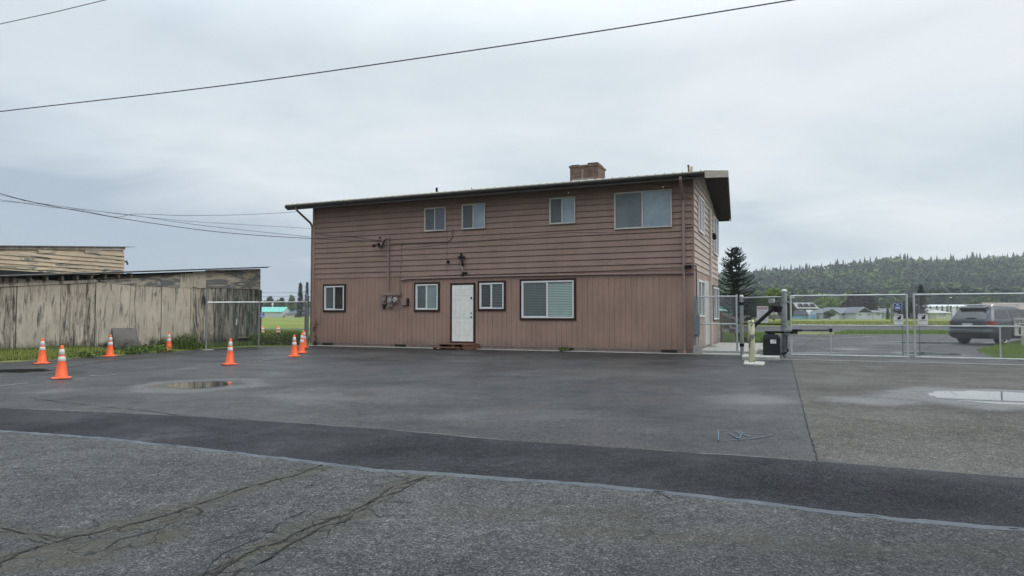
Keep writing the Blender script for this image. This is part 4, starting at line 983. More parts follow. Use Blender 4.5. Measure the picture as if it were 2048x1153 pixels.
m_cab = M('textured_black_plastic', (.013, .0145, .016), .6, var=.15, bump=.4, bs=30, spec=.25)
zt_ = D(1543, 669, 20.9).z; w0, w1 = .245, .19
g = MB(); vs = [(-w0, -.2, .06), (w0, -.2, .06), (w0, .2, .06), (-w0, .2, .06), (-w0, -.2, zt_-.12), (w0, -.2, zt_-.12), (w0, .2, zt_-.12), (-w0, .2, zt_-.12), (-w1, -.16, zt_), (w1, -.16, zt_), (w1, .16, zt_), (-w1, .16, zt_)]
g.add(vs, [(0,3,2,1), (0,1,5,4), (1,2,6,5), (2,3,7,6), (3,0,4,7), (4,5,9,8), (5,6,10,9), (6,7,11,10), (7,4,8,11), (8,9,10,11)]); g.build('cabinet', m_cab, t, bevel=.02)
g = MB(); g.box(-.19, .36, -.12, .12, zt_+.03, zt_+.10); g.box(-.12, .1, -.1, .1, zt_-.01, zt_+.03); g.build('arm_housing', m_black, t, bevel=.01)
g = MB(); g.box(-.05, .12, -.206, -.202, zt_-.28, zt_-.16); g.build('rating_plate', m_sign, t)
oh = MB(); oh.box(.055, .10, -.209, -.206, zt_-.21, zt_-.18); oh.build('rating_mark', m_ink, t)
g = MB(); g.prism([(-.30, -.26, .0), (.34, -.26, .0), (.34, .26, .0), (-.30, .26, .0)], (0, 0, .06)); g.build('base_plate', m_galv_d, t)
# black swing arm to the gate
pA = D(1566, 665.5, 20.8); pB = D(1584, 665.5, 20.3); pC = D(1590, 661.5, 20.3); pD = D(1604, 661, 20.3); pE = GF.w(1.107, -.06, 0); pE.z = D(1660, 661, pE.y).z
opf = Fr((ob.x, ob.y), GF.rz+.1); rel = lambda p: opf.L(p)
t_op = t
g = MB(); g.bar(rel(pA)-Vector((.05,0,0)), rel(pB), .05, .03); g.bar(rel(pB)-Vector((.05, 0, 0)), rel(pB)+Vector((.16, 0, .0)), .06, .08); g.bar(rel(pC)-Vector((.08,0,0)), rel(pD), .06, .07); g.bar(rel(pD)-Vector((.03,0,0)), rel(pE), .045, .032); arm = g.build('swing_arm', m_black, t, bevel=.006)
g = MB(); e_ = rel(pE); g.box(e_.x-.04, e_.x+.04, e_.y-.04, e_.y+.04, e_.z-.05, e_.z+.05); g.build('bracket', m_black, arm)
# antenna / camera on the panel
cq = D(1543.5, 602.5, 21.6)
t = thing('wireless_box', 'small rounded grey box mounted above the gooseneck arm', 'box', tuple(cq), rzp)
g = MB(); plate(g, rrect(.20, .145, .045), -.05, .09); g.build('housing', M('grey_box', (.34, .34, .33), .5), t, bevel=.012)
g = MB(); g.tube([(.08, .04, 0), (.08, .09, -.0), (.35, .12, 0)], .012, 6); g.build('bracket', m_galv_d, t)
# side railing / stair behind the end wall
t = thing('wooden_stair', 'brown wooden porch stair with lattice side behind the house', 'stair', tuple(HF.w(.1, 8.2)), HF.rz)
m_st = M('stair_wood', (.10, .065, .045), .8, var=.3, dirt=.3)
zA = D(1438, 625, 31).z; zB = D(1471, 651, 31.2).z; x1 = .85+.55
g = MB(); g.bar((-.1, 0, zA), (x1, 0, zB), .09, .10); g.build('handrail', M('handrail', (.20, .14, .11), .7, var=.2), t)
g = MB(); g.box(x1-.1, x1, -.05, .05, 0, zB); g.box(-.02, .07, -.05, .05, 0, zA); g.build('newel_post', m_st, t)
g = MB(); n = 13
for i in range(-n, n+8):
    for s in (1, -1):
        x0 = i*.12; pts = []
        z_lo = .05
        a = (x0, z_lo); 
        # clip slats below the rail
        seg = []
        for q in range(30):
            z = z_lo+q*.05; x = x0+s*(z-z_lo)
            zr = zA+(zB-zA)*(x+.1)/(x1+.1)-.04
            if 0 < x < x1-.05 and z < zr: seg.append((x, z))
        if len(seg) > 1: g.bar((seg[0][0], .02*s, seg[0][1]), (seg[-1][0], .02*s, seg[-1][1]), .012, .035, Vector((0, 1, 0)))
g.build('lattice', m_st, t)
g = MB()
for i in range(5): g.box(.1+i*.25, .36+i*.25, .08, 1.0, (4-i)*.18-.0, (4-i)*.18+.17-.0)
g.build('steps', m_st, t)
# ------------------------------------------------------------------ weathered shed
def plywood(name, cream, grey, mould=.5, peel=.5, horiz=False):
    m, nt, b = newmat(name); k = N(nt)
    sx_ = (1.7, 1.7, .24) if not horiz else (.3, 1, 1.6)
    v = k.coord(sx_, True); v2 = k.coord((1, 1, 1), True); vf = k.coord((6, 6, .5) if not horiz else (.5, 6, 8), True)
    c = k.ramp(k.noise(v2, .9, 5, .6), [(.3, tuple(x*.82 for x in cream)), (.7, tuple(x*1.1 for x in cream))])
    c = k.mix(1.0, c, k.ramp(k.noise(vf, 3, 5, .7), [(.25, .8), (.75, 1.1)]), 'MULTIPLY')
    pf = k.noise(v, 2.3, 7, .68, 1.2); a = .60-.16*peel
    c = k.mix(k.ramp(pf, [(a, 0.0), (a+.07, 1.0)]), c, k.mix(k.noise(vf, 4, 4), tuple(x*.7 for x in grey), grey))
    mf = k.noise(v, 4.8, 8, .74, .6); a = .66-.18*mould
    c = k.mix(k.math('MULTIPLY', k.ramp(mf, [(a-.03, 0.0), (a+.14, 1.0)]), .9), c, (.018, .018, .015))
    sepz = k.n('ShaderNodeSeparateXYZ'); k.link(k.n('ShaderNodeTexCoord').outputs['Object'], sepz.inputs[0])
    low = k.ramp(k.math('ADD', sepz.outputs[2], k.math('MULTIPLY', k.noise(v2, 2.5, 4), .9)), [(.65, .95), (1.35, 0.0)])
    c = k.mix(k.math('MULTIPLY', low, k.ramp(k.noise(v2, 3, 5, .7), [(.3, .3), (.6, 1.0)])), c, (.022, .024, .014))
    k.link(c, b.inputs['Base Color']); b.inputs['Roughness'].default_value = .9; b.inputs['Specular IOR Level'].default_value = .15
    k.bump(k.noise(vf, 6, 5, .7), .5, .008, b); return m
CRM = (.43, .385, .315); GRW = (.15, .15, .14)
ply = [plywood('plywood_paint', CRM, GRW, .52, .22), plywood('mouldy_plywood_paint', (.40, .355, .29), GRW, .98, .45), plywood('peeled_plywood', (.38, .34, .28), (.15, .155, .15), .18, .85, True), plywood('grey_mould_plywood', (.28, .255, .22), (.12, .145, .13), 1.05, .70)]
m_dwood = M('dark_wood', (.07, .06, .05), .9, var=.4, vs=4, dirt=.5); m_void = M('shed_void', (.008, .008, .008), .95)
shed = thing('shed', 'long low weathered plywood shed with peeling cream paint and mould streaks', 'shed', tuple(SA.o), SA.rz)
_z0 = SA.on_y(519, 535.5, .35)[1]; _x1, _z1 = SA.on_y(60, 549.5, .35); _sl = (_z0-_z1)/(0-_x1); zr = pl([(-14, _z0-14*_sl), (0, _z0)]); BELT = SA.on_y(500, 579)[1]; print('shed', _z0, _sl, BELT)
g = MB(); g.prism([(-14, .10, .0), (0, .10, .0), (0, .10, zr(0)-.1), (-14, .10, zr(-14)-.1)], (0, 6.4, 0))
g.build('wall_core', m_void, shed)
SX = lambda px, d=0: SA.on_y(px, 640, -d)[0]
edges = [478, 430.5, 380, 322, 259, 190, 120, 32, -70, -190]
kinds = [3, 3, 1, 0, 0, 0, 1, 0, 1, 0]
xr_ = 0.0
for i, px in enumerate([478, 430, 380, 322, 259, 190, 120, 32, -72, -200]):
    xa = SX(px); xb = 0.02 if i == 0 else SX([478, 430, 380, 322, 259, 190, 120, 32, -72][i-1]); 
    zt = BELT+ru(-.015, .02) - (.0 if i else .0); zb = .0 if i else .38
    g = MB(); d = .0+(.012 if i % 2 else 0)
    nn = 8; top = [(xa+.012+(xb-xa-.024)*q/nn, -d, zt+.02*nz(xa+q, 0, 2)) for q in range(nn+1)]
    bot = [(xa+.012+(xb-xa-.024)*q/nn, -d, max(0, zb)+.012*nz(xa+q, 5, 2)) for q in range(nn+1)][::-1]
    g.prism(bot[::-1]+top[::-1], (0, .018, 0)); g.build('wall_panel', ply[[3, 3, 1, 0, 0, 0, 1, 0, 1, 0][i]], shed)
    g = MB(); g.box(xa-.01, xa+.012, .02, .06, 0, zt); g.build('stud', m_dwood, shed)
def board(pts, d, mat, th=.02, name='upper_board'):
    g = MB(); pp = []
    for px, py in pts: x_, z_ = SA.on_y(px, py, -d); pp.append((x_, -d, z_))
    g.prism(pp[::-1], (0, th, 0)); return g.build(name, mat, shed)
board([(411, 541), (521, 538), (521, 579.5), (450, 577), (414, 576.5)], .03, ply[2])
board([(386, 545), (413, 543.5), (412, 576), (400, 577), (386, 574)], .035, ply[0])
board([(361, 548), (388, 547), (385, 577), (359, 575)], .025, ply[0])
board([(321, 552), (360, 549.5), (358, 577), (322, 572.5)], .03, ply[2])
board([(200, 557), (323, 552), (322, 574), (258, 571), (200, 565.5)], .02, ply[2])
board([(-60, 572), (196, 559), (196, 565), (-60, 577)], .05, ply[0], .03, 'trim_board')
board([(192, 556), (362, 546), (362, 550), (192, 561)], .055, m_dwood, .03, 'eave_board')
g = MB()
x = -13.2
while x < -6.6:
    g.box(x, x+.07, -.20, .08, zr(x)-.22, zr(x)-.07); x += .50
g.build('rafter_tails', M('rafter_paint', (.13, .115, .09), .9, var=.3, dirt=.6), shed)
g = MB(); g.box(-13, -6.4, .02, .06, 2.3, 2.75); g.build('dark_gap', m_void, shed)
g = MB()
g.prism([(-14, -.36, zr(-14)-.04), (.10, -.30, zr(.1)-.05), (.10, -.30, zr(.1)-.01), (-14, -.36, zr(-14))], (0, 6.9, 0))
g.build('roof', M('shed_roof', (.085, .082, .078), .8, var=.3), shed)
g = MB(); g.prism([(-14, -.385, zr(-14)-.012), (.26, -.33, zr(.26)-.012), (.26, -.33, zr(.26)+.006), (-14, -.385, zr(-14)+.008)], (0, .3, 0)); g.build('drip_edge', M('drip_edge', (.34, .35, .36), .45, .5), shed)
g = MB(); g.box(-.045, .03, -.02, .06, .35, 2.5); g.build('corner_post', m_dwood, shed)
g = MB(); q = SX(476); g.box(q-.02, .05, -.05, .35, .33, .38); g.build('sill_board', M('sill_wood', (.22, .21, .17), .85, dirt=.3), shed)
g = MB(); xx, zz_ = SA.on_y(473.5, 644, -.04); g.prism([(xx-.04, -.03, zz_-.16), (xx+.03, -.03, zz_-.1), (xx+.05, -.03, zz_+.1), (xx, -.03, zz_+.16), (xx-.03, -.03, zz_+.05)], (0, .01, 0)); g.build('torn_patch', m_sign, shed)
# leaning grey board
xa, _ = SA.on_y(230, 690, -.3); xb, _ = SA.on_y(280, 690, -.3); zt = SA.on_y(255, 657, -.12)[1]
t = thing('plywood_sheet', 'grey plywood sheet leaning against the shed wall', 'board', tuple(SA.w((xa+xb)/2, -.3)), SA.rz)
g = MB(); h = (xb-xa)/2; g.prism([(-h, -.03, .02), (h, -.05, .02), (h, .22, zt), (-h+.04, .22, zt+.02)], (0, .02, 0)); g.build('board', plywood('grey_board', (.165, .155, .15), (.13, .12, .12), .15, .3), t)
# building behind the shed
cb_ = D(246, 600, 31.5); BF = Fr(cb_, SA.rz)
hb_ = thing('outbuilding', 'taller cream outbuilding with peeling horizontal boards behind the shed', 'outbuilding', tuple(BF.o), BF.rz)
zt0 = BF.on_y(246, 499, 0)[1]; zt1 = BF.on_y(0, 498, 0)[1]; x1b = BF.on_y(0, 500, 0)[0]; sl = (zt0-zt1)/(0-x1b); print('outb', zt0, zt1, x1b)
m_peel = plywood('peeling_boards', (.45, .365, .265), (.15, .155, .14), .34, .45, True)
g = MB(); g.prism([(-12, .03, 0), (-.01, .03, 0), (-.01, .03, zt0-.03), (-12, .03, zt0-12*sl-.03)], (0, 6, 0)); g.build('wall', m_peel, hb_)
g = MB(); z = 1.5
while z < zt0:
    xs0 = -12; zz0 = z; 
    # trim where a board meets the rake
    x_hi = 0; x_lo = max(-12, (z+.175-zt0)/sl) if z+.175 > zt0-12*sl else -12
    if x_lo < -.1:
        nseg = 10
        for q in range(nseg):
            xa, xb = x_lo+(x_hi-x_lo)*q/nseg, x_lo+(x_hi-x_lo)*(q+1)/nseg; ja, jb = .012*nz(xa, z, .9), .012*nz(xb, z, .9)
            g.add([(xa, .0, z+ja), (xb, .0, z+jb), (xb, -.05, z+jb), (xa, -.05, z+ja), (xb, -.004, z+.175), (xa, -.004, z+.175)], [(0,1,2,3), (3,2,4,5)])
    z += .175
g.build('lapped_boards', m_peel, hb_)
g = MB(); g.prism([(-12, -.04, zt0-12*sl-.02), (.03, -.04, zt0-.02), (.03, -.04, zt0+.11), (-12, -.04, zt0-12*sl+.11)], (0, .03, 0)); g.build('fascia', M('pale_fascia', (.30, .27, .22), .85, var=.3, dirt=.6), hb_)
g = MB(); g.prism([(-12, -.16, zt0-12*sl+.11), (.45, -.14, zt0+.45*sl+.11), (.45, -.14, zt0+.45*sl+.13), (-12, -.16, zt0-12*sl+.14)], (0, 6.2, 0)); g.build('roof', M('sheet_roof', (.22, .22, .21), .6, .2), hb_)
g = MB(); z_ = BF.on_y(249, 525)[1]; g.tube([(0, .05, z_+.06), (.16, .05, z_+.02)], .03, 6); g.tube([(.16, .05, z_+.09), (.24, .05, z_-.1)], .04, 6); g.build('flood_lamp', m_dwood, hb_)
# plank in the gap
pq = D(520, 678, 32); t = thing('plank', 'long grey plank lying low in the weeds beyond the fence', 'plank', (pq.x, pq.y, 0), 0)
x1_ = D(575, 676, 32).x-pq.x; z1_ = D(540, 674, 32).z
g = MB(); g.prism([(-1.2, 0, z1_-.10), (x1_-.1, 0, z1_-.10), (x1_, 0, z1_-.05), (x1_-.05, 0, z1_+.02), (-1.2, 0, z1_+.02)], (0, .35, 0)); g.build('board', M('grey_plank', (.17, .17, .15), .9), t)
g = MB(); g.box(-1, -.8, .05, .3, 0, z1_-.1); g.box(x1_-.5, x1_-.3, .05, .3, 0, z1_-.1); g.build('support', m_dwood, t)

# ------------------------------------------------------------------ grass and weeds
m_blade = leafmat('grass_blades', (.045, .075, .016), (.16, .21, .05)); m_blade_y = leafmat('yellow_green_blades', (.14, .17, .04), (.34, .35, .10))
m_weed = leafmat('weed_leaves', (.03, .055, .014), (.13, .19, .045)); m_weed_y = leafmat('yellow_weed_leaves', (.10, .14, .02), (.34, .38, .08))
m_bright = leafmat('bright_grass', (.07, .12, .02), (.20, .28, .05))
def blades(g, n, sampler, h, wd, lean=.35, tint=None):
    for _ in range(n):
        x, y = sampler(); hh = h*ru(.5, 1.25); a = ru(0, 6.28); b_ = ru(0, 6.28); lx, ly = math.cos(a)*lean*hh*rnd(), math.sin(a)*lean*hh*rnd()
        wx, wy = math.cos(b_)*wd, math.sin(b_)*wd
        g.add([(x-wx, y-wy, 0), (x+wx, y+wy, 0), (x+wx*.6+lx*.4, y+wy*.6+ly*.4, hh*.6), (x-wx*.6+lx*.4, y-wy*.6+ly*.4, hh*.6), (x+lx, y+ly, hh*.95)], [(0,1,2,3), (3,2,4)], rnd() if tint is None else tint*ru(.7, 1.2))
def leaves(g, c, r, n, s, flat=.0, tlo=0, thi=1, shell=.3):
    c = Vector(c)
    for _ in range(n):
        while True:
            d = Vector((ru(-1, 1), ru(-1, 1), ru(-1, 1)))
            if 0.02 < d.length < 1: break
        L_ = shell+(1-shell)*rnd()**.4; d.normalize(); p = c+Vector((d.x*r[0], d.y*r[1], d.z*r[2]))*L_
        if p.z < .02: p.z = ru(.02, .15)
        a = Vector((ru(-1, 1), ru(-1, 1), ru(-1, 1)*(1-flat))).normalized(); b_ = a.cross(Vector((ru(-1, 1), ru(-1, 1), ru(-1, 1))))
        if b_.length < .05: continue
        b_.normalize(); q = s*ru(.5, 1.3)
        g.add([p-a*q, p+b_*q*.45, p+a*q, p-b_*q*.45], [(0,1,2,3)], tlo+(thi-tlo)*rnd())
# bank in front of the shed
def samp_poly(pts):
    P_ = gxy(pts); xs = [p[0] for p in P_]; ys = [p[1] for p in P_]
    def inside(x, y):
        c = False; j = len(P_)-1
        for i in range(len(P_)):
            if (P_[i][1] > y) != (P_[j][1] > y) and x < (P_[j][0]-P_[i][0])*(y-P_[i][1])/(P_[j][1]-P_[i][1])+P_[i][0]: c = not c
            j = i
        return c
    def f():
        while True:
            x, y = ru(min(xs), max(xs)), ru(min(ys), max(ys))
            if inside(x, y): return x, y
    return f
def mound(lx, ly):
    u_ = max(0, min(1, (-7.6-lx)/1.0)); d = max(0, min(1, (2.4+ly)/2.0)); return .20*u_*u_*(3-2*u_)*d*d*(3-2*d)*(1+.15*nz(lx, ly, 1.2))
vs = []; fs = []
for i in range(61):
    for j in range(17):
        lx, ly = -13.9+7*i/60, -2.6*j/16; p = SA.w(lx, ly); vs.append((p.x, p.y, mound(lx, ly)+(.004 if p.y > lot_far(p.x) else -.02)))
for i in range(60):
    for j in range(16): q = i*17+j; fs.append((q, q+1, q+18, q+17))
g = MB(); g.add(vs, fs); _gg, nt, b = newmat('bank_soil'); k = N(nt); v = k.coord(); k.link(k.ramp(k.noise(v, 1.5, 5, .7), [(.3, (.06, .08, .022)), (.7, (.15, .15, .05))]), b.inputs['Base Color']); b.inputs['Roughness'].default_value = .95
g.build('grass_bank', _gg, smooth=True, kind='structure')
def bank(xs0, xs1, n, h, wd, g, d0=.06, d1=2.4):
    for _ in range(n):
        for _t in range(20):
            lx = ru(xs0, xs1); ly = -ru(d0, d1); p = SA.w(lx, ly)
            if p.y > lot_far(p.x)+.02: break
        else: continue
        nb = len(g.v); blades(g, 1, lambda: (p.x, p.y), h, wd); mz = mound(lx, ly); g.v[nb:] = [(a[0], a[1], a[2]+mz) for a in g.v[nb:]]
g = MB(); bank(-13.5, -7.0, 11000, .10, .007, g); bank(-13.5, -7.6, 2500, .16, .007, g, .06, .6)
tag(g.build('grass', m_blade), 'short rough grass on the bank below the shed', 'grass', kind='stuff')
g = MB(); bank(-13.5, -7.4, 4500, .13, .007, g, .7, 2.6)
tag(g.build('grass', m_blade_y), 'dry yellowish grass along the asphalt edge by the leftmost cone', 'grass', kind='stuff')
g = MB(); bank(-8, -.6, 3500, .22, .008, g, .02, .5)
tag(g.build('grass', m_blade), 'thin grass growing along the foot of the shed wall', 'grass', kind='stuff')
def weed(px, py, w_, h, n, mat, label, tall=0, Y=None, leafs=.05):
    p = G(px, py) if Y is None else Vector((*tuple(D(px, py, Y)[:2]), 0))
    h *= .82; t = thing('weed_clump', label, 'weeds', tuple(p), 0, 'weed clumps along the asphalt edge')
    g = MB(); leaves(g, (0, 0, h*.35), (w_, w_*.32, h*.5), n, leafs, .2); 
    g.build('leaves', mat, t)
    g = MB(); blades(g, max(20, tall), lambda: (ru(-w_, w_)*.9, ru(-.3, .3)*w_*.8), h*1.0, .008, .4); g.build('stems', m_blade, t)
weed(165, 716, .55, .30, 260, m_weed, 'low dark weed clump between the second cone and the shed')
weed(196, 713, .40, .28, 180, m_weed, 'low weed clump just left of the cone by the grey board')
weed(300, 706, .95, .42, 520, m_weed, 'dark weeds at the foot of the grey leaning board')
weed(262, 709, .45, .32, 220, m_weed, 'small weed clump in front of the grey board')
weed(318, 700.5, .5, .6, 330, m_weed, 'tall weeds left behind the cone below the shed wall', 160)
weed(370, 699.5, .5, .85, 420, m_weed, 'tallest weeds by the shed, right of the cone in front of them', 200)
weed(395, 698, .4, .35, 160, m_weed, 'short weeds at the foot of the fence post on the shed side')
weed(540, 690, .75, .95, 700, m_weed_y, 'yellow green bush growing through the fence at the shed corner', 60, leafs=.06)
weed(563, 691, .8, .8, 600, m_weed, 'dark green weeds in the middle of the gap by the fence', 120, leafs=.06)
weed(515, 691, .5, .75, 360, m_weed, 'green weeds climbing at the right end of the shed', 60)
weed(592, 690, .6, .75, 360, m_weed, 'green weeds behind the three clustered cones', 140)
weed(1130, 703.6, .22, .22, 120, m_weed, 'little tuft growing at the wall vent under the large window')
weed(575, 682, 1.2, .8, 500, m_blade, 'loose tall weeds beyond the fence gap', 200, 33)
weed(1425, 700, .2, .2, 60, m_weed, 'small weeds at the edge of the side path')
q = HF.w(-LEN+.25, -.16); t = thing('dead_weed', 'tall dark dried weed stalk at the left corner of the house', 'weed', tuple(q))
g = MB(); zt = D(633, 658, q.y).z; pts = [(0, 0, 0), (.05, 0, .3), (-.03, 0, .7), (.04, 0, 1.0), (-.06, 0, zt)]; g.tube(pts, .012, 5); g.build('stem', M('dead_stem', (.035, .022, .02), .9), t)
g = MB()
for p in pts[0:]:
    for i in range(9 if p[2] > .1 else 40): leaves(g, (p[0]+ru(-.06, .06), p[1]+ru(-.05, .05), p[2]+ru(-.1, .1)+ (0.08 if p[2] < .1 else 0)), (.06, .05, .06), 2, .04)
g.build('leaves', leafmat('dead_leaves', (.02, .016, .014), (.06, .04, .035)), t)
# grass beyond the fence, left
def gfield(name, pts, n, h, wd, mat, label):
    g = MB(); f = samp_poly(pts); blades(g, n, f, h, wd); tag(g.build('grass', mat), label, 'grass', kind='stuff')
gfield('grass', [(505, 689), (612, 689), (604, 664), (530, 664)], 9000, .20, .014, m_bright, 'rough grass between the fence and the taxiway on the left')
gfield('grass', [(1953, 703), (1985, 716), (2060, 722), (2290, 724), (2290, 684), (2048, 684), (2000, 692)], 20000, .13, .010, m_bright, 'bright grass around the speed limit sign')
gfield('grass', [(1440, 686), (1534, 686), (1534, 670), (1445, 670)], 9000, .22, .02, m_bright, 'bright grass strip behind the notice sign')
mgp = newmat('grass_ground'); m_gg, nt, b = mgp; k = N(nt); v = k.coord(); k.link(k.ramp(k.noise(v, 2.5, 5, .7), [(.3, (.05, .085, .02)), (.7, (.13, .17, .04))]), b.inputs['Base Color']); b.inputs['Roughness'].default_value = .95
for pts in ([(1953, 703), (1985, 716), (2060, 724), (2290, 727), (2290, 684), (2048, 683), (2000, 691)], [(1440, 686), (1536, 686), (1536, 669), (1445, 669)], [(1665, 669.5), (2060, 669.5), (2500, 667), (2500, 663), (1690, 663)], [(1440, 668.5), (1540, 667), (1530, 665.5), (1440, 665.5)]):
    g = MB(); g.add([(*q, .012) for q in gxy(pts)][::-1], [tuple(range(len(pts)))]); g.build('grass_verge', m_gg, kind='structure')
gfield('grass', [(1668, 669), (2060, 669), (2200, 667), (2200, 664), (1690, 664)], 9000, .2, .03, m_bright, 'grass verge between service road and taxiway')
gfield('grass', [(1440, 652), (2120, 652), (2120, 645.5), (1440, 645.5)], 9000, .35, .10, m_blade_y, 'tall seeding grass along the far edge of the taxiway')

# ------------------------------------------------------------------ trees
m_bark = M('bark', (.07, .055, .045), .9, var=.3)
conif = leafmat('conifer_needles', (.010, .020, .012), (.045, .072, .035)); m_lgreen = leafmat('light_leaves', (.07, .115, .022), (.22, .30, .07))
m_mgreen = leafmat('green_leaves', (.025, .045, .014), (.10, .15, .04)); m_purple = leafmat('purple_leaves', (.018, .010, .013), (.06, .028, .036)); m_dgreen = leafmat('dark_leaves', (.010, .018, .010), (.05, .075, .03))
def broad(name, label, px0, px1, ytop, Y, mat, ybase=None, leaf=.28, n=2600, trunk=True, group='trees beyond the field', lumps=9):
    a = D(px0, 640, Y); b_ = D(px1, 640, Y); H_ = D(px0, ytop, Y).z; W_ = (b_.x-a.x)/2; cx_ = (a.x+b_.x)/2; lo = .12*H_ if ybase is None else max(.05*H_, D(px0, ybase, Y).z)
    t = thing(name, label, 'tree', (cx_, Y, 0), 0, group)
    g = MB(); g.tube([(0, 0, 0), (.02*W_, 0, H_*.35), (-.02*W_, 0, H_*.75)], [W_*.07, W_*.05, W_*.02], 8)
    for i in range(5): q = ru(0, 6.28); g.tube([(0, 0, H_*ru(.25, .5)), (math.cos(q)*W_*.55, math.sin(q)*W_*.5, H_*ru(.55, .8))], [W_*.035, W_*.012], 6)
    g.build('trunk', m_bark, t)
    g = MB()
    for i in range(lumps):
        if i == 0: c = (0, 0, (H_+lo)/2+.1*H_); r = (W_*.62, W_*.6, (H_-lo)*.40)
        else:
            q = ru(0, 6.28); u_ = ru(.35, .62); zc = lo+(H_-lo)*ru(.2, .78); s = ru(.28, .45)
            if zc > lo+.6*(H_-lo): u_ *= .6
            c = (math.cos(q)*W_*u_, math.sin(q)*W_*u_*.9, zc); r = (W_*s, W_*s, (H_-lo)*s*.62)
        tl = ru(0, .45); leaves(g, c, r, int(n/lumps*(2 if i == 0 else 1)), leaf, 0, tl, tl+.55, .55)
    g.build('crown', mat, t); return t
def spire(name, label, px, wpx, ytop, Y, mat, n=900, leaf=.3, group=None, z0=0, pw=1.0, cat='tree'):
    p = D(px, 640, Y); H_ = D(px, ytop, Y).z; W_ = wpx/2/FPX*Y
    t = thing(name, label, cat, (p.x, Y, 0), 0, group)
    g = MB(); g.tube([(0, 0, 0), (0, 0, H_*.96)], [W_*.10, W_*.015], 6); g.build('trunk', m_bark, t)
    g = MB()
    for i in range(n):
        u_ = rnd()**.75; z = H_*(.04+.96*(1-u_)) if False else H_*(.03+.97*rnd()); f = (1-z/H_)**pw
        a = ru(0, 6.28); R_ = W_*f*(.8+.35*nz(math.cos(a)*2+z*.8, math.sin(a)*2, 1.1))*ru(.35, 1.0)
        d = Vector((math.cos(a), math.sin(a), -.25)); s = leaf*ru(.5, 1.2); c = Vector((math.cos(a)*R_, math.sin(a)*R_, z)); e = Vector((-d.y, d.x, ru(-.4, .4)))
        g.add([c-d*s, c+e*s*.4, c+d*s, c-e*s*.4], [(0,1,2,3)], rnd())
    g.build('crown', mat, t); return t
# the big cypress like conifer behind the house
def big_conifer():
    Y = 75; p = D(1469, 640, Y); H_ = D(1463, 492, Y).z; t = thing('conifer_tree', 'large dark conifer with two tips and upswept boughs behind the house', 'tree', (p.x, Y, 0))
    g = MB(); tips = [(-.25, H_), (.38, H_*.985)]
    g.tube([(0, 0, 0), (-.1, 0, H_*.5), (-.3, 0, H_)], [.28, .16, .02], 8); g.tube([(0, 0, H_*.45), (.3, 0, H_*.65), (.38, 0, H_*.985)], [.14, .09, .015], 8); g.build('trunk', m_bark, t)
    g = MB()
    for i in range(420):
        z = H_*(.04+.92*rnd()**1.05); f = 1-z/H_; a = ru(0, 6.28); tip = random.choice(tips); x0 = tip[0]*min(1, z/H_*1.3)
        L_ = (3.3*f**.85+.2)*ru(.65, 1.1)*(1.25 if math.cos(a) > .3 and f > .4 else 1)
        if rnd() < .1: L_ *= 1.2
        pts = []
        for q in range(7):
            u_ = q/6; pts.append(Vector((x0+math.cos(a)*L_*u_, math.sin(a)*L_*u_, z+L_*(-.16*u_+.42*u_**2.3)*(.9 if f > .3 else 1.5))))
        g.tube(pts, [.03*(1-q/7)+.006 for q in range(7)], 4, False, tint=.1)
        for q in range(int(26+34*min(1, L_/2))):
            u_ = rnd()**.8; j = min(5, int(u_*6)); c = pts[j].lerp(pts[j+1], u_*6-j); d = (pts[j+1]-pts[j]).normalized()
            sd_ = Vector((-d.y, d.x, 0))*random.choice((-1, 1)); dr = (d*.8+sd_*ru(.2, .9)+Vector((0, 0, ru(-.35, .35)))).normalized(); s = ru(.12, .26)*(1.15-.4*u_)
            e = dr.cross(Vector((ru(-.3, .3), ru(-.3, .3), 1))).normalized()
            g.add([c, c+dr*s*.6+e*s*.22, c+dr*s*1.5, c+dr*s*.6-e*s*.22], [(0,1,2,3)], rnd()*.8+.1)
    g.build('crown', conif, t)
big_conifer()
broad('tree', 'dark bushy tree behind the walk gate', 1474, 1528, 594, 118, m_dgreen, 630, .35, 2600)
broad('tree', 'lighter green tree between the posts behind the notice sign', 1513, 1552, 596, 112, m_mgreen, 628, .35, 1600)
broad('tree', 'dark tree directly behind the tall gate post', 1540, 1590, 590, 116, m_dgreen, 640, .35, 2600)
broad('tree', 'round yellow green tree top above the tall gate post', 1528, 1568, 582, 125, m_lgreen, 604, .35, 1400)
broad('tree', 'bright green tree behind the brown and white houses', 1622, 1682, 595, 240, m_lgreen, 628, .6, 2400)
broad('tree', 'wide purple leaved tree behind the white house', 1680, 1756, 586, 235, m_purple, 632, .6, 4200, lumps=12)
broad('shrub', 'grey green shrub in front of the white house', 1642, 1676, 622, 190, leafmat('olive_leaves', (.05, .065, .035), (.13, .16, .09)), 639, .3, 800)
broad('tree', 'pale green tree right of the purple tree', 1752, 1800, 598, 300, m_mgreen, 632, .8, 1800)
broad('tree', 'dark tree behind the blue shield sign', 1783, 1836, 603, 210, m_dgreen, 636, .5, 2200)
broad('tree', 'rounded green tree above the roof of the parked car', 1935, 2010, 594, 330, m_mgreen, 622, .9, 2600)
broad('tree', 'green tree behind the dark conifer and cream house', 1856, 1935, 592, 420, m_mgreen, 622, 1.1, 2400)
broad('tree', 'very dark tree at the right edge beyond the parked car', 2036, 2090, 590, 300, m_dgreen, 632, .7, 1800)
broad('tree', 'light green tree at the foot of the wooded hill left of the purple tree', 1580, 1640, 590, 430, m_mgreen, 620, 1.0, 2000)
spire('conifer_tree', 'dark conifer standing between the cream house and the gate posts', 1843, 36, 570, 170, m_dgreen, 2600, .4, pw=.55)
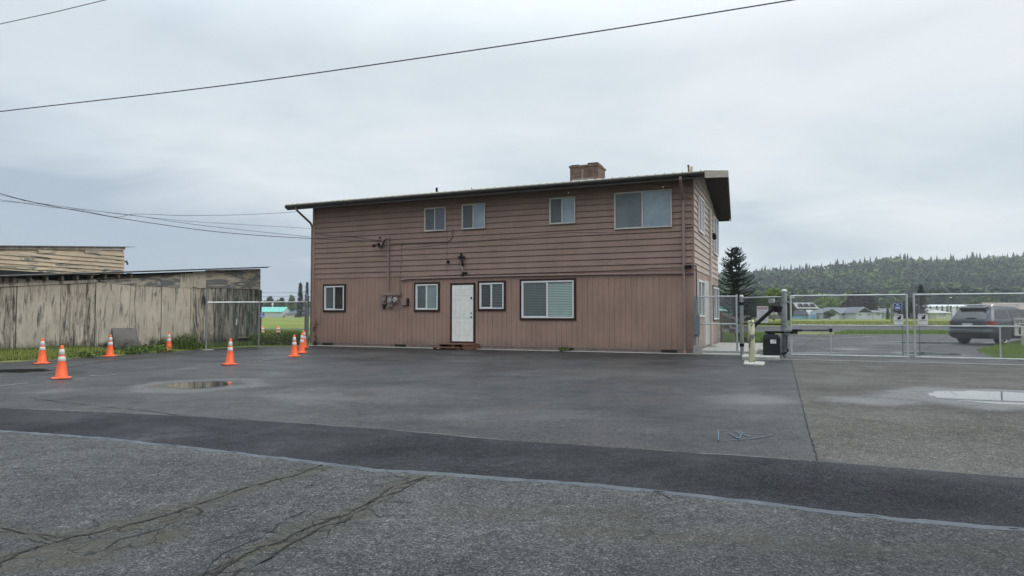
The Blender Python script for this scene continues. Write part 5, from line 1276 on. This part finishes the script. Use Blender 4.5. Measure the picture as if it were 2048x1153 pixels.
for i, px in enumerate((1861, 1874.5, 1885, 1895, 1902, 1915, 1925)):
    spire('arborvitae', 'small pointed evergreen in the row before the long white building', px, [9, 13, 8, 9, 8, 10, 9][i], 612, 262, m_dgreen, 260, .4, 'row of pointed evergreens', pw=.6)
spire('cypress_tree', 'narrow dark column tree beside the wooden pole', 1776, 9, 617, 180, m_dgreen, 500, .3, pw=.35)
# left gap
spire('poplar_tree', 'left and wider of the two dark column trees behind the grey roofed house', 600, 19, 566, 300, m_dgreen, 1800, .7, pw=.5)
spire('poplar_tree', 'right one of the two dark column trees, next to the brown house', 613.5, 12, 565, 300, m_dgreen, 1400, .7, pw=.45)
for i, (a, b_, yt, lab) in enumerate(((530, 549, 594, 'small round dark tree above the teal roofed barn'), (558, 570, 597, 'small dark tree between barn and grey roofed house'), (575, 592, 592, 'mid green tree left of the dark column trees'), (500, 528, 600, 'thin pale tree at the shed corner on the horizon'), (545, 560, 603, 'low tree on the horizon between two dark ones'))):
    broad('tree', lab, a, b_, yt, 390, (m_dgreen, m_dgreen, m_mgreen, m_mgreen, m_mgreen)[i], 626, 1.1, 700, group='trees on the left horizon')
# low wooded skyline on the left
g = MB()
for i in range(260):
    px = ru(440, 660); Y = ru(400, 470); p = D(px, 640, Y); h = D(px, ru(603, 611), Y).z
    tl = ru(0, .5); leaves(g, (p.x, Y, h*.5), (ru(3, 6), ru(3, 5), h*.55), 60, 1.3, 0, tl, tl+.5)
tag(g.build('woodland', m_mgreen), 'low band of trees along the left horizon', 'woodland', kind='stuff')

# ------------------------------------------------------------------ wooded hill
ridge = pl([(100, 0), (200, 14), (290, 30), (330, 40), (360, 45), (400, 51), (470, 55), (545, 59), (620, 62), (700, 69), (770, 72), (900, 80), (1300, 95)])
def hill_h(x, y):
    u_ = (y-520)/480; u_ = max(0, min(1, u_)); u_ = u_*u_*(3-2*u_)
    if y > 1050: u_ = max(0, 1-(y-1050)/500)
    return ridge(x*1000/max(y, 400))*u_*(1+.10*nz(x, y, .008))-(.5 if u_ < .02 else 0)
vs = []; fs = []; NXh, NYh = 70, 46
for i in range(NXh+1):
    for j in range(NYh+1): x = 60+1390*i/NXh; y = 480+1000*j/NYh; vs.append((x, y, max(-1, hill_h(x, y)-.6)))
for i in range(NXh):
    for j in range(NYh): q = i*(NYh+1)+j; fs.append((q, q+NYh+1, q+NYh+2, q+1))
g = MB(); g.add(vs, fs); g.build('hill', M('hill_undergrowth', (.035, .055, .022), .95, vs=.05), kind='structure', smooth=True)
fm, nt, b = newmat('forest_leaves'); k = N(nt); 
c = k.ramp(k.attr('tint'), [(0, (.010, .022, .014)), (.35, (.028, .052, .026)), (.5, (.042, .074, .026)), (.75, (.075, .12, .036)), (1, (.14, .19, .06))])
k.link(c, b.inputs['Base Color']); b.inputs['Roughness'].default_value = .9; b.inputs['Specular IOR Level'].default_value = .1
g = MB(); random.seed(5)
cnt = 0
for i in range(11500):
    y = 400+680*rnd()**.8; x = y*(ru(.26, 1.2)); 
    z = max(0, hill_h(x, y)) if y > 480 else 0
    if y > 1060 or (y < 500 and rnd() < .45): continue
    cnt += 1
    con = rnd() < (.16+.5*(nz(x, y, .011, 3) > .08)+(.25 if y > 955 else 0)); 
    if con:
        h = ru(11, 21)*(ru(.7, 1.5) if y > 955 else .9); w_ = h*ru(.13, .19); bt = ru(.0, .2)
        nt_ = 5
        a0 = ru(0, 6.28)
        for q in range(nt_):
            zb = z+h*(.1+.8*q/nt_); r = w_*(1-q/nt_)**.8*ru(.85, 1.2)+.3; n = 6; ct = (x, y, zb+h*.28)
            ring = [(x+r*ru(.75, 1.2)*math.cos(a0+6.283*e/n), y+r*math.sin(a0+6.283*e/n), zb+ru(-.05, .05)*h) for e in range(n)]
            g.add([ct]+ring, [(0, e+1, (e+1) % n+1) for e in range(n)], min(1, bt+ru(0, .1)))
    else:
        h = ru(9, 19)*(.62 if y > 965 else 1)*(1+.5*nz(x, y, .012, 4)); r = ru(4, 8.5); bt = .42+.62*nz(x, y, .007, 8)+.45*nz(x, y, .03, 18)+ru(-.16, .18)-(.2 if y < 560 and x > .6*y else 0)
        if y < 520: h *= .8
        for q in range(26):
            a = ru(0, 6.28); e = ru(-.3, 1); rr = math.sqrt(max(0, 1-e*e))*r*ru(.7, 1.05); p = Vector((x+rr*math.cos(a), y+rr*math.sin(a), z+h*.6+e*h*.42)); s = ru(1.5, 3.2)
            u_ = Vector((ru(-1, 1), ru(-1, 1), ru(-.6, .6))).normalized(); w2 = u_.cross(Vector((ru(-1, 1), ru(-1, 1), 1))).normalized()
            g.add([p-u_*s, p+w2*s*.7, p+u_*s, p-w2*s*.7], [(0,1,2,3)], max(0, min(1, bt+.10*e+ru(-.05, .05))))  # crown shading painted into the tint: quads darker low, lighter towards the top
tag(g.build('forest', fm), 'mixed conifer and broadleaf forest covering the hillside', 'forest', kind='stuff'); print('forest trees', cnt)
random.seed(21)
# ------------------------------------------------------------------ far buildings
m_win = M('far_window', (.03, .035, .04), .2)
m_wtrim = M('far_white_trim', (.55, .56, .56), .6)
def bgm(c, r=.8): return M('painted_wall', c, r, var=.08)
def bhouse(name, label, cat, px0, px1, Y, ev, rg, wall, roofc, depth=9, axis='x', wins=(), over=.4, gcol=None, group=None, base=0):
    """px0..px1 at depth Y; ev / rg are pixel rows of eave and ridge; axis: direction the ridge runs"""
    a = D(px0, 640, Y); b_ = D(px1, 640, Y); cx_ = (a.x+b_.x)/2; W_ = (b_.x-a.x)/2; ze_ = D(px0, ev, Y).z; zr_ = D(px0, rg, Y+depth/2 if axis == 'x' else Y).z
    t = thing(name, label, cat, (cx_, Y, 0), 0, group)
    w_m, r_m = bgm(wall), M('far_roof', roofc, .8, var=.12, vs=1)
    g = MB()
    if axis == 'x':
        for s in (0,): g.prism([(-W_, 0, 0), (-W_, depth, 0), (-W_, depth, ze_), (-W_, depth/2, zr_-.12), (-W_, 0, ze_)][::-1], (2*W_, 0, 0))
        g.build('wall', w_m, t); sl = (zr_-ze_)/(depth/2); g = MB()
        g.prism([(-W_-over, -over, ze_-over*sl), (W_+over, -over, ze_-over*sl), (W_+over, depth/2, zr_), (-W_-over, depth/2, zr_)], (0, 0, .14))
        g.prism([(-W_-over, depth/2, zr_), (W_+over, depth/2, zr_), (W_+over, depth+over, ze_-over*sl), (-W_-over, depth+over, ze_-over*sl)], (0, 0, .14))
        rf = g.build('roof', r_m, t)
    elif axis == 'y':
        g.prism([(-W_, 0, 0), (W_, 0, 0), (W_, 0, ze_), (0, 0, zr_-.12), (-W_, 0, ze_)], (0, depth, 0)); g.build('wall', w_m, t)
        sl = (zr_-ze_)/W_; g = MB()
        g.prism([(-W_-over, -over, ze_-over*sl), (0, -over, zr_), (0, depth, zr_), (-W_-over, depth, ze_-over*sl)], (0, 0, .14))
        g.prism([(0, -over, zr_), (W_+over, -over, ze_-over*sl), (W_+over, depth, ze_-over*sl), (0, depth, zr_)], (0, 0, .14)); rf = g.build('roof', r_m, t)
        g = MB(); g.bar((-W_-over, -over-.03, ze_-over*sl), (0, -over-.03, zr_), .05, .28, Vector((0, 1, 0))); g.bar((0, -over-.03, zr_), (W_+over, -over-.03, ze_-over*sl), .05, .28, Vector((0, 1, 0))); g.build('barge_board', m_wtrim, t)
        if gcol:
            g = MB(); g.prism([(-W_+.1, -.06, ze_+.02), (W_-.1, -.06, ze_+.02), (0, -.06, zr_-.25)], (0, .05, 0)); g.build('gable', bgm(gcol), t)
    else:                                          # hip
        g.box(-W_, W_, 0, depth, 0, ze_); g.build('wall', w_m, t); g = MB(); e = over; r = max(.5, W_-depth/2) if axis == 'hip' else .6
        g.add([(-W_-e, -e, ze_-.1), (W_+e, -e, ze_-.1), (W_+e, depth+e, ze_-.1), (-W_-e, depth+e, ze_-.1), (-r, depth/2, zr_), (r, depth/2, zr_)], [(0,1,5,4), (1,2,5), (2,3,4,5), (3,0,4), (3,2,1,0)]); rf = g.build('roof', r_m, t)
    for k_ in wins:
        wx0, wx1, wy0, wy1 = k_[:4]; p = D(wx0, wy0, Y); q = D(wx1, wy1, Y); col = k_[4] if len(k_) > 4 else m_win
        g = MB(); g.box(p.x-cx_, q.x-cx_, -.05, .02, q.z, p.z); f_ = g.build('window' if q.z > .3 else 'door', col, t)
        if len(k_) <= 4: g = MB(); frame4(g, front, p.x-cx_-.12, q.x-cx_+.12, q.z-.12, p.z+.12, .12, .02, .09); mx = (p.x+q.x)/2-cx_; g.box(mx-.06, mx+.06, -.09, -.05, q.z, p.z); g.build('window_frame', m_wtrim, f_)
    return t
m_garage = M('garage_door', (.10, .11, .12), .6)
bhouse('barn', 'white barn with teal metal roof across the left field', 'barn', 505, 565, 330, 624, 615, (.42, .46, .46), (.16, .50, .42), 12, 'x')
o = thing('silo_vent', 'small white roof vent pipe standing behind the teal roof', 'vent', tuple(D(544.5, 640, 340)[:2])+(0,)); g = MB(); g.lathe([(.3, 0), (.3, 6.2), (.55, 6.3), (.5, 7.0), (.1, 7.4)], 8); g.build('pipe', m_wtrim, o)
bhouse('house', 'cream house with dark grey hipped roof beside the barn', 'house', 569.5, 640, 330, 628, 613.5, (.50, .48, .38), (.085, .095, .115), 14, 'hipp', [(575, 579, 629.5, 632), (581, 584.5, 629.5, 632), (588.5, 600.5, 629, 636.2, m_garage), (606, 611, 629, 631.5)])
bhouse('hangar', 'long low green roofed building behind the walk gate', 'hangar', 1440, 1511, 185, 622.5, 615, (.05, .13, .10), (.10, .26, .20), 16, 'x', [(1482, 1493, 627, 639.2, m_wtrim), (1495, 1508, 627, 639.2, m_wtrim), (1462, 1478, 627, 639.2, m_wtrim)])
t = thing('awning', 'pale slanted canopy frame at the right end of the green building', 'canopy', tuple(D(1500, 640, 178)[:2])+(0,))
g = MB(); q = lambda px, py: (D(px, py, 178).x-D(1500, 640, 178).x, 0, D(px, py, 178).z)
for a, b_ in (((1483, 625.5), (1505, 622)), ((1505, 622), (1514, 616)), ((1505, 622), (1505, 640)), ((1483, 625.5), (1483, 640)), ((1514, 616), (1514, 640))): g.bar(q(*a), q(*b_), .3, .3, Vector((0, 1, 0)))
g.build('frame', m_wtrim, t); g = MB(); a, b_, c_ = q(1483, 625.5), q(1505, 622), q(1514, 616); g.prism([a, b_, c_, (a[0], 0, a[2]+.6)], (0, 3, 0)); g.build('roof', M('canopy_roof', (.30, .38, .36), .7), t)
# white tank by the gate post
p = D(1562, 640, 175); z_ = D(1562, 626.5, 175).z; t = thing('storage_tank', 'white horizontal tank seen behind the tall gate post', 'tank', (p.x, p.y, 0))
L_ = (D(1583, 640, 175).x-D(1541, 640, 175).x)/2; g = MB(); g.tube([(-L_, 0, z_), (-L_+.4, 0, z_), (L_-.4, 0, z_), (L_, 0, z_)], [.3, .75, .75, .3], 14); g.build('vessel', m_wtrim, t, smooth=False)
g = MB(); g.box(-L_*.9, L_*.9, -.6, .6, .4, z_-.7); g.box(-L_*.8, -L_*.6, -.5, .5, 0, .4); g.box(L_*.5, L_*.8, -.5, .5, 0, .4); g.build('trailer', M('trailer_grey', (.12, .13, .14), .7), t)
# brown two storey house with dormers
b1 = bhouse('house', 'brown two storey house with pale roof and three small dormers', 'house', 1584, 1636, 222, 617, 606.5, (.115, .085, .078), (.27, .29, .28), 9, 'x', [(1600, 1606, 618.5, 621), (1613, 1619, 618.5, 621), (1625, 1631, 618.5, 621)])
g = MB(); X0 = D(1610, 640, 222).x
for px in (1604, 1615.5, 1628):
    p = D(px, 611.5, 222); bx = p.x-X0; g.prism([(bx-1.3, .6, p.z-.7), (bx+1.3, .6, p.z-.7), (bx, .6, p.z+.7)], (0, 3, 0))
g.build('dormer', M('dormer', (.03, .03, .032), .7), b1)
b2 = bhouse('house', 'brown gabled house wing turned sideways left of the dormer house', 'house', 1560, 1597, 216, 620, 605.5, (.10, .075, .07), (.24, .25, .25), 10, 'y')
# light blue barn
t = thing('shed', 'light blue shed with dark roof and rounded front gable in the field', 'shed', tuple(D(1600, 640, 200)[:2])+(0,))
q = lambda px, py, Y=200: (D(px, py, Y).x-D(1600, 640, 200).x, D(px, py, Y).z)
m_lb = bgm((.20, .34, .46)); a = q(1585, 629.8); b_ = q(1617, 640.2); g = MB(); g.box(a[0], b_[0], 0, 5, 0, a[1]); g.build('wall', m_lb, t)
g = MB(); a = q(1585, 630); b_ = q(1618, 623); g.prism([(a[0]-.2, -.25, a[1]-.15), (b_[0], -.25, a[1]-.15), (b_[0], 2.2, b_[1]+.1), (a[0]+.6, 2.2, b_[1]+.1)], (0, 0, .12)); g.box(a[0]+.6, b_[0], 2.2, 2.8, b_[1]-.1, b_[1]+.2); g.build('roof', M('dark_far_roof', (.018, .02, .028), .7), t)
c_ = [(1616, 640), (1616.5, 628), (1619, 623.5), (1622.5, 620.3), (1626, 623.5), (1629, 628), (1629.5, 640)]
g = MB(); g.prism([(q(*e)[0], -.8, max(0, q(*e)[1])) for e in c_], (0, 4, 0)); g.build('gable_front', m_wtrim, t)
g = MB(); c2 = [(1617.5, 639.8), (1617.5, 629), (1620, 625), (1622.5, 622.5), (1625, 625), (1627.7, 629), (1627.7, 639.8)]; g.prism([(q(*e)[0], -.9, max(0.02, q(*e)[1])) for e in c2], (0, .09, 0)); g.build('door', M('blue_door', (.16, .33, .50), .6), t)
g = MB(); a = q(1616, 627.5); b_ = q(1629, 628.8); g.box(a[0], b_[0], -.96, -.91, b_[1], a[1]); g.build('trim', m_wtrim, t)
g = MB(); a = q(1630, 629); b_ = q(1634, 640); g.box(a[0], b_[0], 0, 3, 0, a[1]); g.build('wall', m_wtrim, t)
# white grey house
MW = (.47, .52, .55)
bhouse('house', 'main wing of the pale blue-white house with long grey roof', 'house', 1664, 1728, 203, 627, 616.5, MW, (.14, .16, .18), 9, 'x', [(1683, 1689, 627.5, 630.8), (1695, 1703, 628, 639.3, M('porch', (.10, .07, .06), .9))])
bhouse('house', 'left gable wing of the pale house with green gable', 'house', 1649, 1676, 196, 626, 618, MW, (.16, .18, .19), 8, 'y', [(1668, 1672, 627.3, 631.5)], gcol=(.06, .10, .07))
bhouse('house', 'right gable wing of the pale house with dark blue gable', 'house', 1713, 1744, 196, 625.5, 615, MW, (.14, .16, .18), 8, 'y', [(1718, 1722.5, 628, 632), (1734.5, 1739, 628, 632)], gcol=(.035, .05, .065))
bhouse('garage', 'small white garage right of the pale house', 'garage', 1747, 1764, 205, 625.5, 622, MW, (.17, .18, .19), 7, 'x', [(1754, 1759, 627.5, 631)])
bhouse('house', 'low white house with grey roof half hidden by the column tree', 'house', 1768, 1802, 230, 626.5, 618, (.44, .47, .46), (.17, .175, .175), 9, 'x', [(1782, 1788, 629, 633)])
bhouse('house', 'white house behind the pair of gate posts', 'house', 1806, 1838, 225, 626, 620, (.42, .46, .46), (.14, .15, .16), 9, 'x', [(1827, 1831, 628, 631), (1812, 1817, 628, 631)])
bhouse('garage', 'grey roofed outbuilding between the dark conifer and cream house', 'garage', 1851, 1873, 205, 627, 616.5, (.27, .26, .25), (.28, .29, .29), 10, 'x')
bhouse('house', 'small cream house with hipped pale roof left of the parked car', 'house', 1873, 1903, 196, 626, 620.5, (.50, .50, .38), (.42, .44, .40), 8, 'hip', [(1879, 1882, 626.5, 632), (1883.5, 1886.5, 626.5, 632), (1888, 1891.5, 626.5, 632)])
bhouse('warehouse', 'long low white industrial building behind the row of evergreens', 'warehouse', 1846, 1990, 380, 613.8, 610.2, (.60, .63, .66), (.62, .66, .70), 20, 'x')
bhouse('house', 'house with mottled pinkish brown shingle roof at the right edge behind the speed sign', 'house', 2010, 2100, 110, 632, 607.5, (.20, .15, .13), (.25, .20, .185), 10, 'x')
# lamps and poles
def lamp_post(px, ytop, Y, arm, label):
    p = D(px, 640, Y); h = D(px, ytop, Y).z; t = thing('street_lamp', label, 'street lamp', (p.x, p.y, 0))
    g = MB(); g.tube([(0, 0, 0), (0, 0, h), (arm*.6, 0, h+.3)], [.14, .1, .07], 6); g.build('pole', m_galv_d, t); g = MB(); g.box(min(arm*.5, arm*1.1), max(arm*.5, arm*1.1), -.25, .25, h+.15, h+.5); g.build('lamp_head', m_wtrim, t)
lamp_post(1897, 597.5, 230, 1.2, 'street lamp rising behind the small cream house')
lamp_post(1580, 598, 150, 0.9, 'street lamp near the tall gate post')
t = thing('utility_pole', 'mossy wooden pole standing behind the blue shield sign', 'pole', tuple(D(1783.5, 640, 120)[:2])+(0,)); g = MB(); g.tube([(0, 0, 0), (0, 0, D(1783, 608, 120).z)], .16, 8); g.build('pole', M('mossy_pole', (.16, .17, .09), .9), t); g = MB(); g.bar((-.1, 0, 3), (1.2, 0, 3.3), .1, .1); g.build('crossarm', M('pole_arm', (.35, .35, .3), .8), t)

# ------------------------------------------------------------------ parked car
def car():
    RR = G(2003, 690.5); hd = math.radians(90-68)       # world heading angle of the nose
    fx_, fy_ = math.cos(hd), math.sin(hd)
    lft = Vector((-fy_, fx_, 0)); c0_ = RR+lft*.84
    t = thing('parked_car', 'dark grey sport utility car parked behind the gate, seen from the rear', 'car', (c0_.x, c0_.y, 0), hd)
    paint = M('grey_metallic_paint', (.055, .065, .076), .3, .4, var=.04); dark = M('dark_bumper', (.018, .02, .023), .5); gl_ = glass('car_glass', (.022, .027, .032), .05, 1.0)
    rub = M('tyre_rubber', (.012, .012, .013), .8); rim = M('alloy_rim', (.30, .31, .33), .3, .8); chrome = M('chrome', (.5, .52, .54), .2, .8)
    Z = [(.30, -.90, 3.78, .86), (.36, -1.00, 3.88, .93), (.50, -1.06, 3.95, .98), (.62, -1.07, 3.95, .99), (.66, -.99, 3.93, 1.0), (.85, -.98, 3.90, 1.0), (1.0, -.97, 3.80, .985), (1.10, -.955, 3.35, .965),
         (1.15, -.93, 2.75, .94), (1.20, -.90, 2.62, .925), (1.40, -.77, 2.22, .85), (1.58, -.64, 1.88, .78), (1.66, -.60, 1.72, .745), (1.72, -.66, 1.5, .70), (1.75, -.50, 1.2, .62), (1.77, -.2, .8, .5)]
    def interp(z):
        for a, b_ in zip(Z, Z[1:]):
            if a[0] <= z <= b_[0]: u_ = (z-a[0])/(b_[0]-a[0]); return [a[i]+(b_[i]-a[i])*u_ for i in range(4)]
        return list(Z[-1])
    def ring(z, x0, x1, hw_, n=6):
        r = min(.32, hw_*.4, (x1-x0)*.3); out = []
        for cx_, cy_, a in ((x1-r*1.6, hw_-r, 0), (x0+r, hw_-r, 90), (x0+r, -hw_+r, 180), (x1-r*1.6, -hw_+r, 270)):
            for i in range(n+1): q = math.radians(a+90*i/n); rx = r*1.6 if a in (0, 270) else r; out.append((cx_+rx*math.cos(q), cy_+r*math.sin(q), z))
        return out
    g = MB(); zs = [.30, .36, .43, .5, .56, .62, .66, .75, .85, .93, 1.0, 1.05, 1.10, 1.15, 1.20, 1.3, 1.40, 1.5, 1.58, 1.66, 1.72, 1.75, 1.77]
    rings = [ring(*interp(z)) for z in zs]; n = len(rings[0]); vs = [p for r in rings for p in r]; fs = []
    for i in range(len(rings)-1):
        for q in range(n): q2 = (q+1) % n; fs.append((i*n+q, i*n+q2, (i+1)*n+q2, (i+1)*n+q))
    fs.append(tuple(range(n))[::-1]); fs.append(tuple(range((len(rings)-1)*n, len(rings)*n))); g.add(vs, fs); body = g.build('body', paint, t, smooth=True)
    # lower dark bumper and sills
    g = MB(); zs2 = [.28, .36, .46, .56]
    rings = [ring(z, *(lambda e: (e[1]-.012, e[2]+.012, e[3]+.012))(interp(max(.3, z)))) for z in zs2]; vs = [p for r in rings for p in r]; fs = []
    for i in range(len(rings)-1):
        for q in range(n): q2 = (q+1) % n; fs.append((i*n+q, i*n+q2, (i+1)*n+q2, (i+1)*n+q))
    g.add(vs, fs); g.build('lower_bumper', dark, t, smooth=True)
    def rearpatch(g, y0, y1, z0, z1, off=.012, ny=8, nz_=3):
        vs = []; fs = []
        for j in range(nz_+1):
            z = z0+(z1-z0)*j/nz_; e = interp(z); r = min(.32, e[3]*.4)
            for i in range(ny+1):
                y = y0+(y1-y0)*i/ny; dy = max(0, abs(y)-(e[3]-r)); x = e[1]+r-math.sqrt(max(0.0, r*r-min(dy, r)**2)); vs.append((x-off, y, z))
        for j in range(nz_):
            for i in range(ny): q = j*(ny+1)+i; fs.append((q, q+ny+1, q+ny+2, q+1))
        g.add(vs, fs)
    def sidepatch(g, poly, off=.01, sgn=-1):
        vs = []
        for x, z in poly: e = interp(z); vs.append((x, sgn*(e[3]+off), z))
        g.add(vs, [tuple(range(len(vs)))] if sgn < 0 else [tuple(range(len(vs)))[::-1]])
    g = MB(); rearpatch(g, -.74, .74, 1.17, 1.60); g.build('rear_window', gl_, t, smooth=True)
    for sgn in (-1, 1):
        for poly in ([(-.42, 1.20), (.30, 1.20), (.42, 1.30), (.40, 1.56), (-.22, 1.58), (-.40, 1.45)], [(.62, 1.20), (1.42, 1.20), (1.42, 1.60), (.66, 1.60)], [(1.50, 1.20), (2.35, 1.20), (2.0, 1.48), (1.75, 1.60), (1.50, 1.60)]):
            g = MB(); sidepatch(g, poly, .012, sgn); g.build('side_window', gl_, t)
        g = MB(); g.tube([(-.35, sgn*.66, 1.74), (-.25, sgn*.66, 1.82), (1.4, sgn*.66, 1.84), (1.6, sgn*.66, 1.78)], .022, 6); g.build('roof_rail', chrome, t)
        # tail lamps wrap round the corner
        g = MB(); e = interp(.95); pts = []
        for a in (200, 215, 235, 255, 270):
            q = math.radians(a if sgn < 0 else 360-a); r = .32
            cx_, cy_ = e[1]+r, sgn*(e[3]-r); pts.append((cx_+(r+.014)*math.cos(q), cy_+(r+.014)*math.sin(q)))
        pts.append((e[1]+.55, sgn*(e[3]+.012))); n_ = len(pts); lo = [.80, .80, .82, .87, .90, 1.0]; hi = [1.06, 1.07, 1.07, 1.06, 1.05, 1.03]
        g.add([(p[0], p[1], lo[i]) for i, p in enumerate(pts)]+[(p[0], p[1], hi[i]) for i, p in enumerate(pts)], [(i, i+1, n_+i+1, n_+i) for i in range(n_-1)]); g.build('tail_lamp', M('tail_lamp', (.22, .02, .025), .2), t)
        g = MB(); g.add([(pts[i][0]-.004, pts[i][1]+sgn*.004, .82) for i in (0, 1, 2)]+[(pts[i][0]-.004, pts[i][1]+sgn*.004, .90) for i in (0, 1, 2)], [(0,1,4,3), (1,2,5,4)]); g.build('reverse_lamp', M('reverse_lamp', (.4, .4, .42), .2), t)
        g = MB(); g.box(.68, .88, sgn*1.0-.03, sgn*1.0+.03, 1.04, 1.07); g.box(1.5, 1.7, sgn*1.0-.03, sgn*1.0+.03, 1.04, 1.07); g.build('door_handle', dark, t)
        for wx in (0, 2.86):
            w_ = MB(); ys = sgn*.98; w_.tube([(wx, sgn*.70, .375), (wx, sgn*.74, .375), (wx, sgn*.93, .375), (wx, sgn*.97, .375)], [.34, .375, .375, .34], 28); wo = w_.build('wheel', rub, t)
            w_ = MB()
            for q in range(5):
                a = q*1.2566+.3; w_.bar((wx+.05*math.cos(a), sgn*.975, .375+.05*math.sin(a)), (wx+.24*math.cos(a), sgn*.975, .375+.24*math.sin(a)), .05, .02, Vector((0, 1, 0)))
            ringp = [(wx+.255*math.cos(6.283*q/24), sgn*.972, .375+.255*math.sin(6.283*q/24)) for q in range(25)]; w_.tube(ringp, .018, 5, False); w_.tube([(wx, sgn*.95, .375), (wx, sgn*.985, .375)], .055, 10); w_.build('rim', rim, wo)
            g = MB(); ar = [(wx+.45*math.cos(a), sgn*1.003, .375+.45*math.sin(a)) for a in [math.pi*q/14 for q in range(-1, 16)]]; g.add(ar, [tuple(range(len(ar)))] if sgn > 0 else [tuple(range(len(ar)))[::-1]]); g.build('wheel_arch', dark, t)
    g = MB(); rearpatch(g, -.24, .24, .84, .98, .022, 2, 1); g.build('number_plate', M('number_plate', (.42, .46, .48), .4), t)
    g = MB(); rearpatch(g, -.75, .75, 1.0, 1.06, .016); rearpatch(g, -.70, .70, .80, 1.0, .010); g.build('tailgate_panel', M('dark_tailgate', (.03, .033, .038), .35, .3), t)
    g = MB(); e = interp(1.66); g.prism([(-.78, -.64, 1.66), (-.78, .64, 1.66), (-.45, .66, 1.74), (-.45, -.66, 1.74)], (0, 0, .025)); g.build('spoiler', paint, t, bevel=.01)
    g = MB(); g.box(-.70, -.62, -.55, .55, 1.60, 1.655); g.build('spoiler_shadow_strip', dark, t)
    g = MB(); g.bar((-.945, .1, 1.20), (-.93, -.3, 1.225), .03, .03); g.build('wiper', dark, t)
    g = MB(); g.box(-1.075, -1.02, -.8, .8, .665, .68); g.build('bumper_trim', chrome, t)
    g = MB(); sidepatch(g, [(-.1, .99), (.12, .99), (.0, .94)], .012, -1); g.build('reflection_trim', dark, t)
    for x in (.55, 1.46): g = MB(); g.box(x, x+.012, -1.006, -.99, .45, 1.12); g.build('door_gap', dark, t)
    return t
car()

# ------------------------------------------------------------------ overhead wires
m_cable = M('black_cable', (.02, .022, .028), .6); m_cable_g = M('grey_cable', (.06, .075, .095), .6)
def wire(name, label, pts, A, B, r, mat, ext0=0, ext1=0, group=None, lumps=()):
    A, B = Vector((A[0], A[1], 0)), Vector((B[0], B[1], 0)); d = (B-A).normalized(); fr = Fr(A, math.atan2(d.y, d.x)); P_ = []
    for px, py in pts: x_, z_ = fr.on_y(px, py, 0); P_.append(fr.w(x_, 0, z_))
    if ext0: P_.insert(0, P_[0]+(P_[0]-P_[1]).normalized()*ext0)
    if ext1: P_.append(P_[-1]+(P_[-1]-P_[-2]).normalized()*ext1)
    # smooth: Catmull-Rom
    S = []
    for i in range(len(P_)-1):
        p0, p1, p2, p3 = P_[max(i-1, 0)], P_[i], P_[i+1], P_[min(i+2, len(P_)-1)]
        for q in range(6):
            u_ = q/6; S.append(.5*((2*p1)+(p2-p0)*u_+(2*p0-5*p1+4*p2-p3)*u_*u_+(3*p1-p0-3*p2+p3)*u_**3))
    S.append(P_[-1]); g = MB(); g.tube(S, r, 6)
    o = g.build(name, mat, smooth=True); tag(o, label, 'cable', group); return o
Y1 = lambda px, Y: tuple(D(px, 500, Y)[:2])
wire('power_line', 'long thick black power line crossing the whole sky above the house', [(0, 223.5), (440, 172.5), (850, 115), (1200, 62.5), (1590, -.5)], Y1(0, 17), Y1(1590, 12.5), .0125, m_cable, 12, 8)
wire('power_line', 'short stretch of thin power line in the top left corner', [(0, 48.5), (110, 24.5), (216, -1)], Y1(0, 16), Y1(216, 15.2), .009, m_cable_g, 12, 10)
mast_p = HF.w(xm, -.2); Mx = (mast_p.x, mast_p.y); lp = Y1(-40, 24)
wire('service_cable', 'thickest service cable sagging from upper left down to the mast on the wall', [(0, 387), (34, 397), (97, 411.5), (162, 423), (231, 435.5), (312, 448), (406, 461), (500, 470), (620, 477.5), (700, 481), (752, 483.5), (772, 485)], lp, Mx, .013, m_cable, 10, 0)
wire('service_cable', 'thin service cable just above the thickest one, meeting it at the house', [(0, 390), (62, 404), (162, 419), (269, 431.5), (406, 451.5), (620, 474.5)], lp, Mx, .009, m_cable_g, 10, 0)
wire('service_cable', 'thin cable ending on the left house wall halfway up', [(0, 403), (94, 410), (219, 426), (359, 441.5), (500, 450.5), (622, 457.5)], lp, Mx, .007, m_cable_g, 10, 0)
wire('telephone_cable', 'lowest left cable with small wraps that climbs again to the eave', [(0, 400), (25, 403.5), (98, 414.5), (162, 421), (231, 434.5), (272, 428.5), (359, 431.5), (437, 431), (509, 429), (572, 425.5), (592, 424)], lp, Mx, .009, m_cable_g, 10, 0)
t0 = D(-200, 586, 300); t1 = D(700, 586, 300)
for i, y in enumerate((585.5, 593.0)): wire('power_line', ('upper' if i == 0 else 'lower')+' of the two distant wires on the left horizon', [(440, y), (520, y+.3), (575, y+.2), (640, y-.5)], t0, t1, .07, m_cable_g, 50, 50)
for i, y in enumerate((582.5,)): pass

# ------------------------------------------------------------------ air
hz, nt, b = newmat('haze_air'); nt.nodes.remove(b); pv = nt.nodes.new('ShaderNodeVolumePrincipled'); pv.inputs['Color'].default_value = (.90, .95, 1, 1); pv.inputs['Density'].default_value = .00024; pv.inputs['Anisotropy'].default_value = 0
nt.links.new(pv.outputs[0], nt.nodes['Material Output'].inputs['Volume'])
g = MB(); g.box(-1510, 1510, -310, 1610, -2, 135); g.build('haze', hz, kind='stuff')
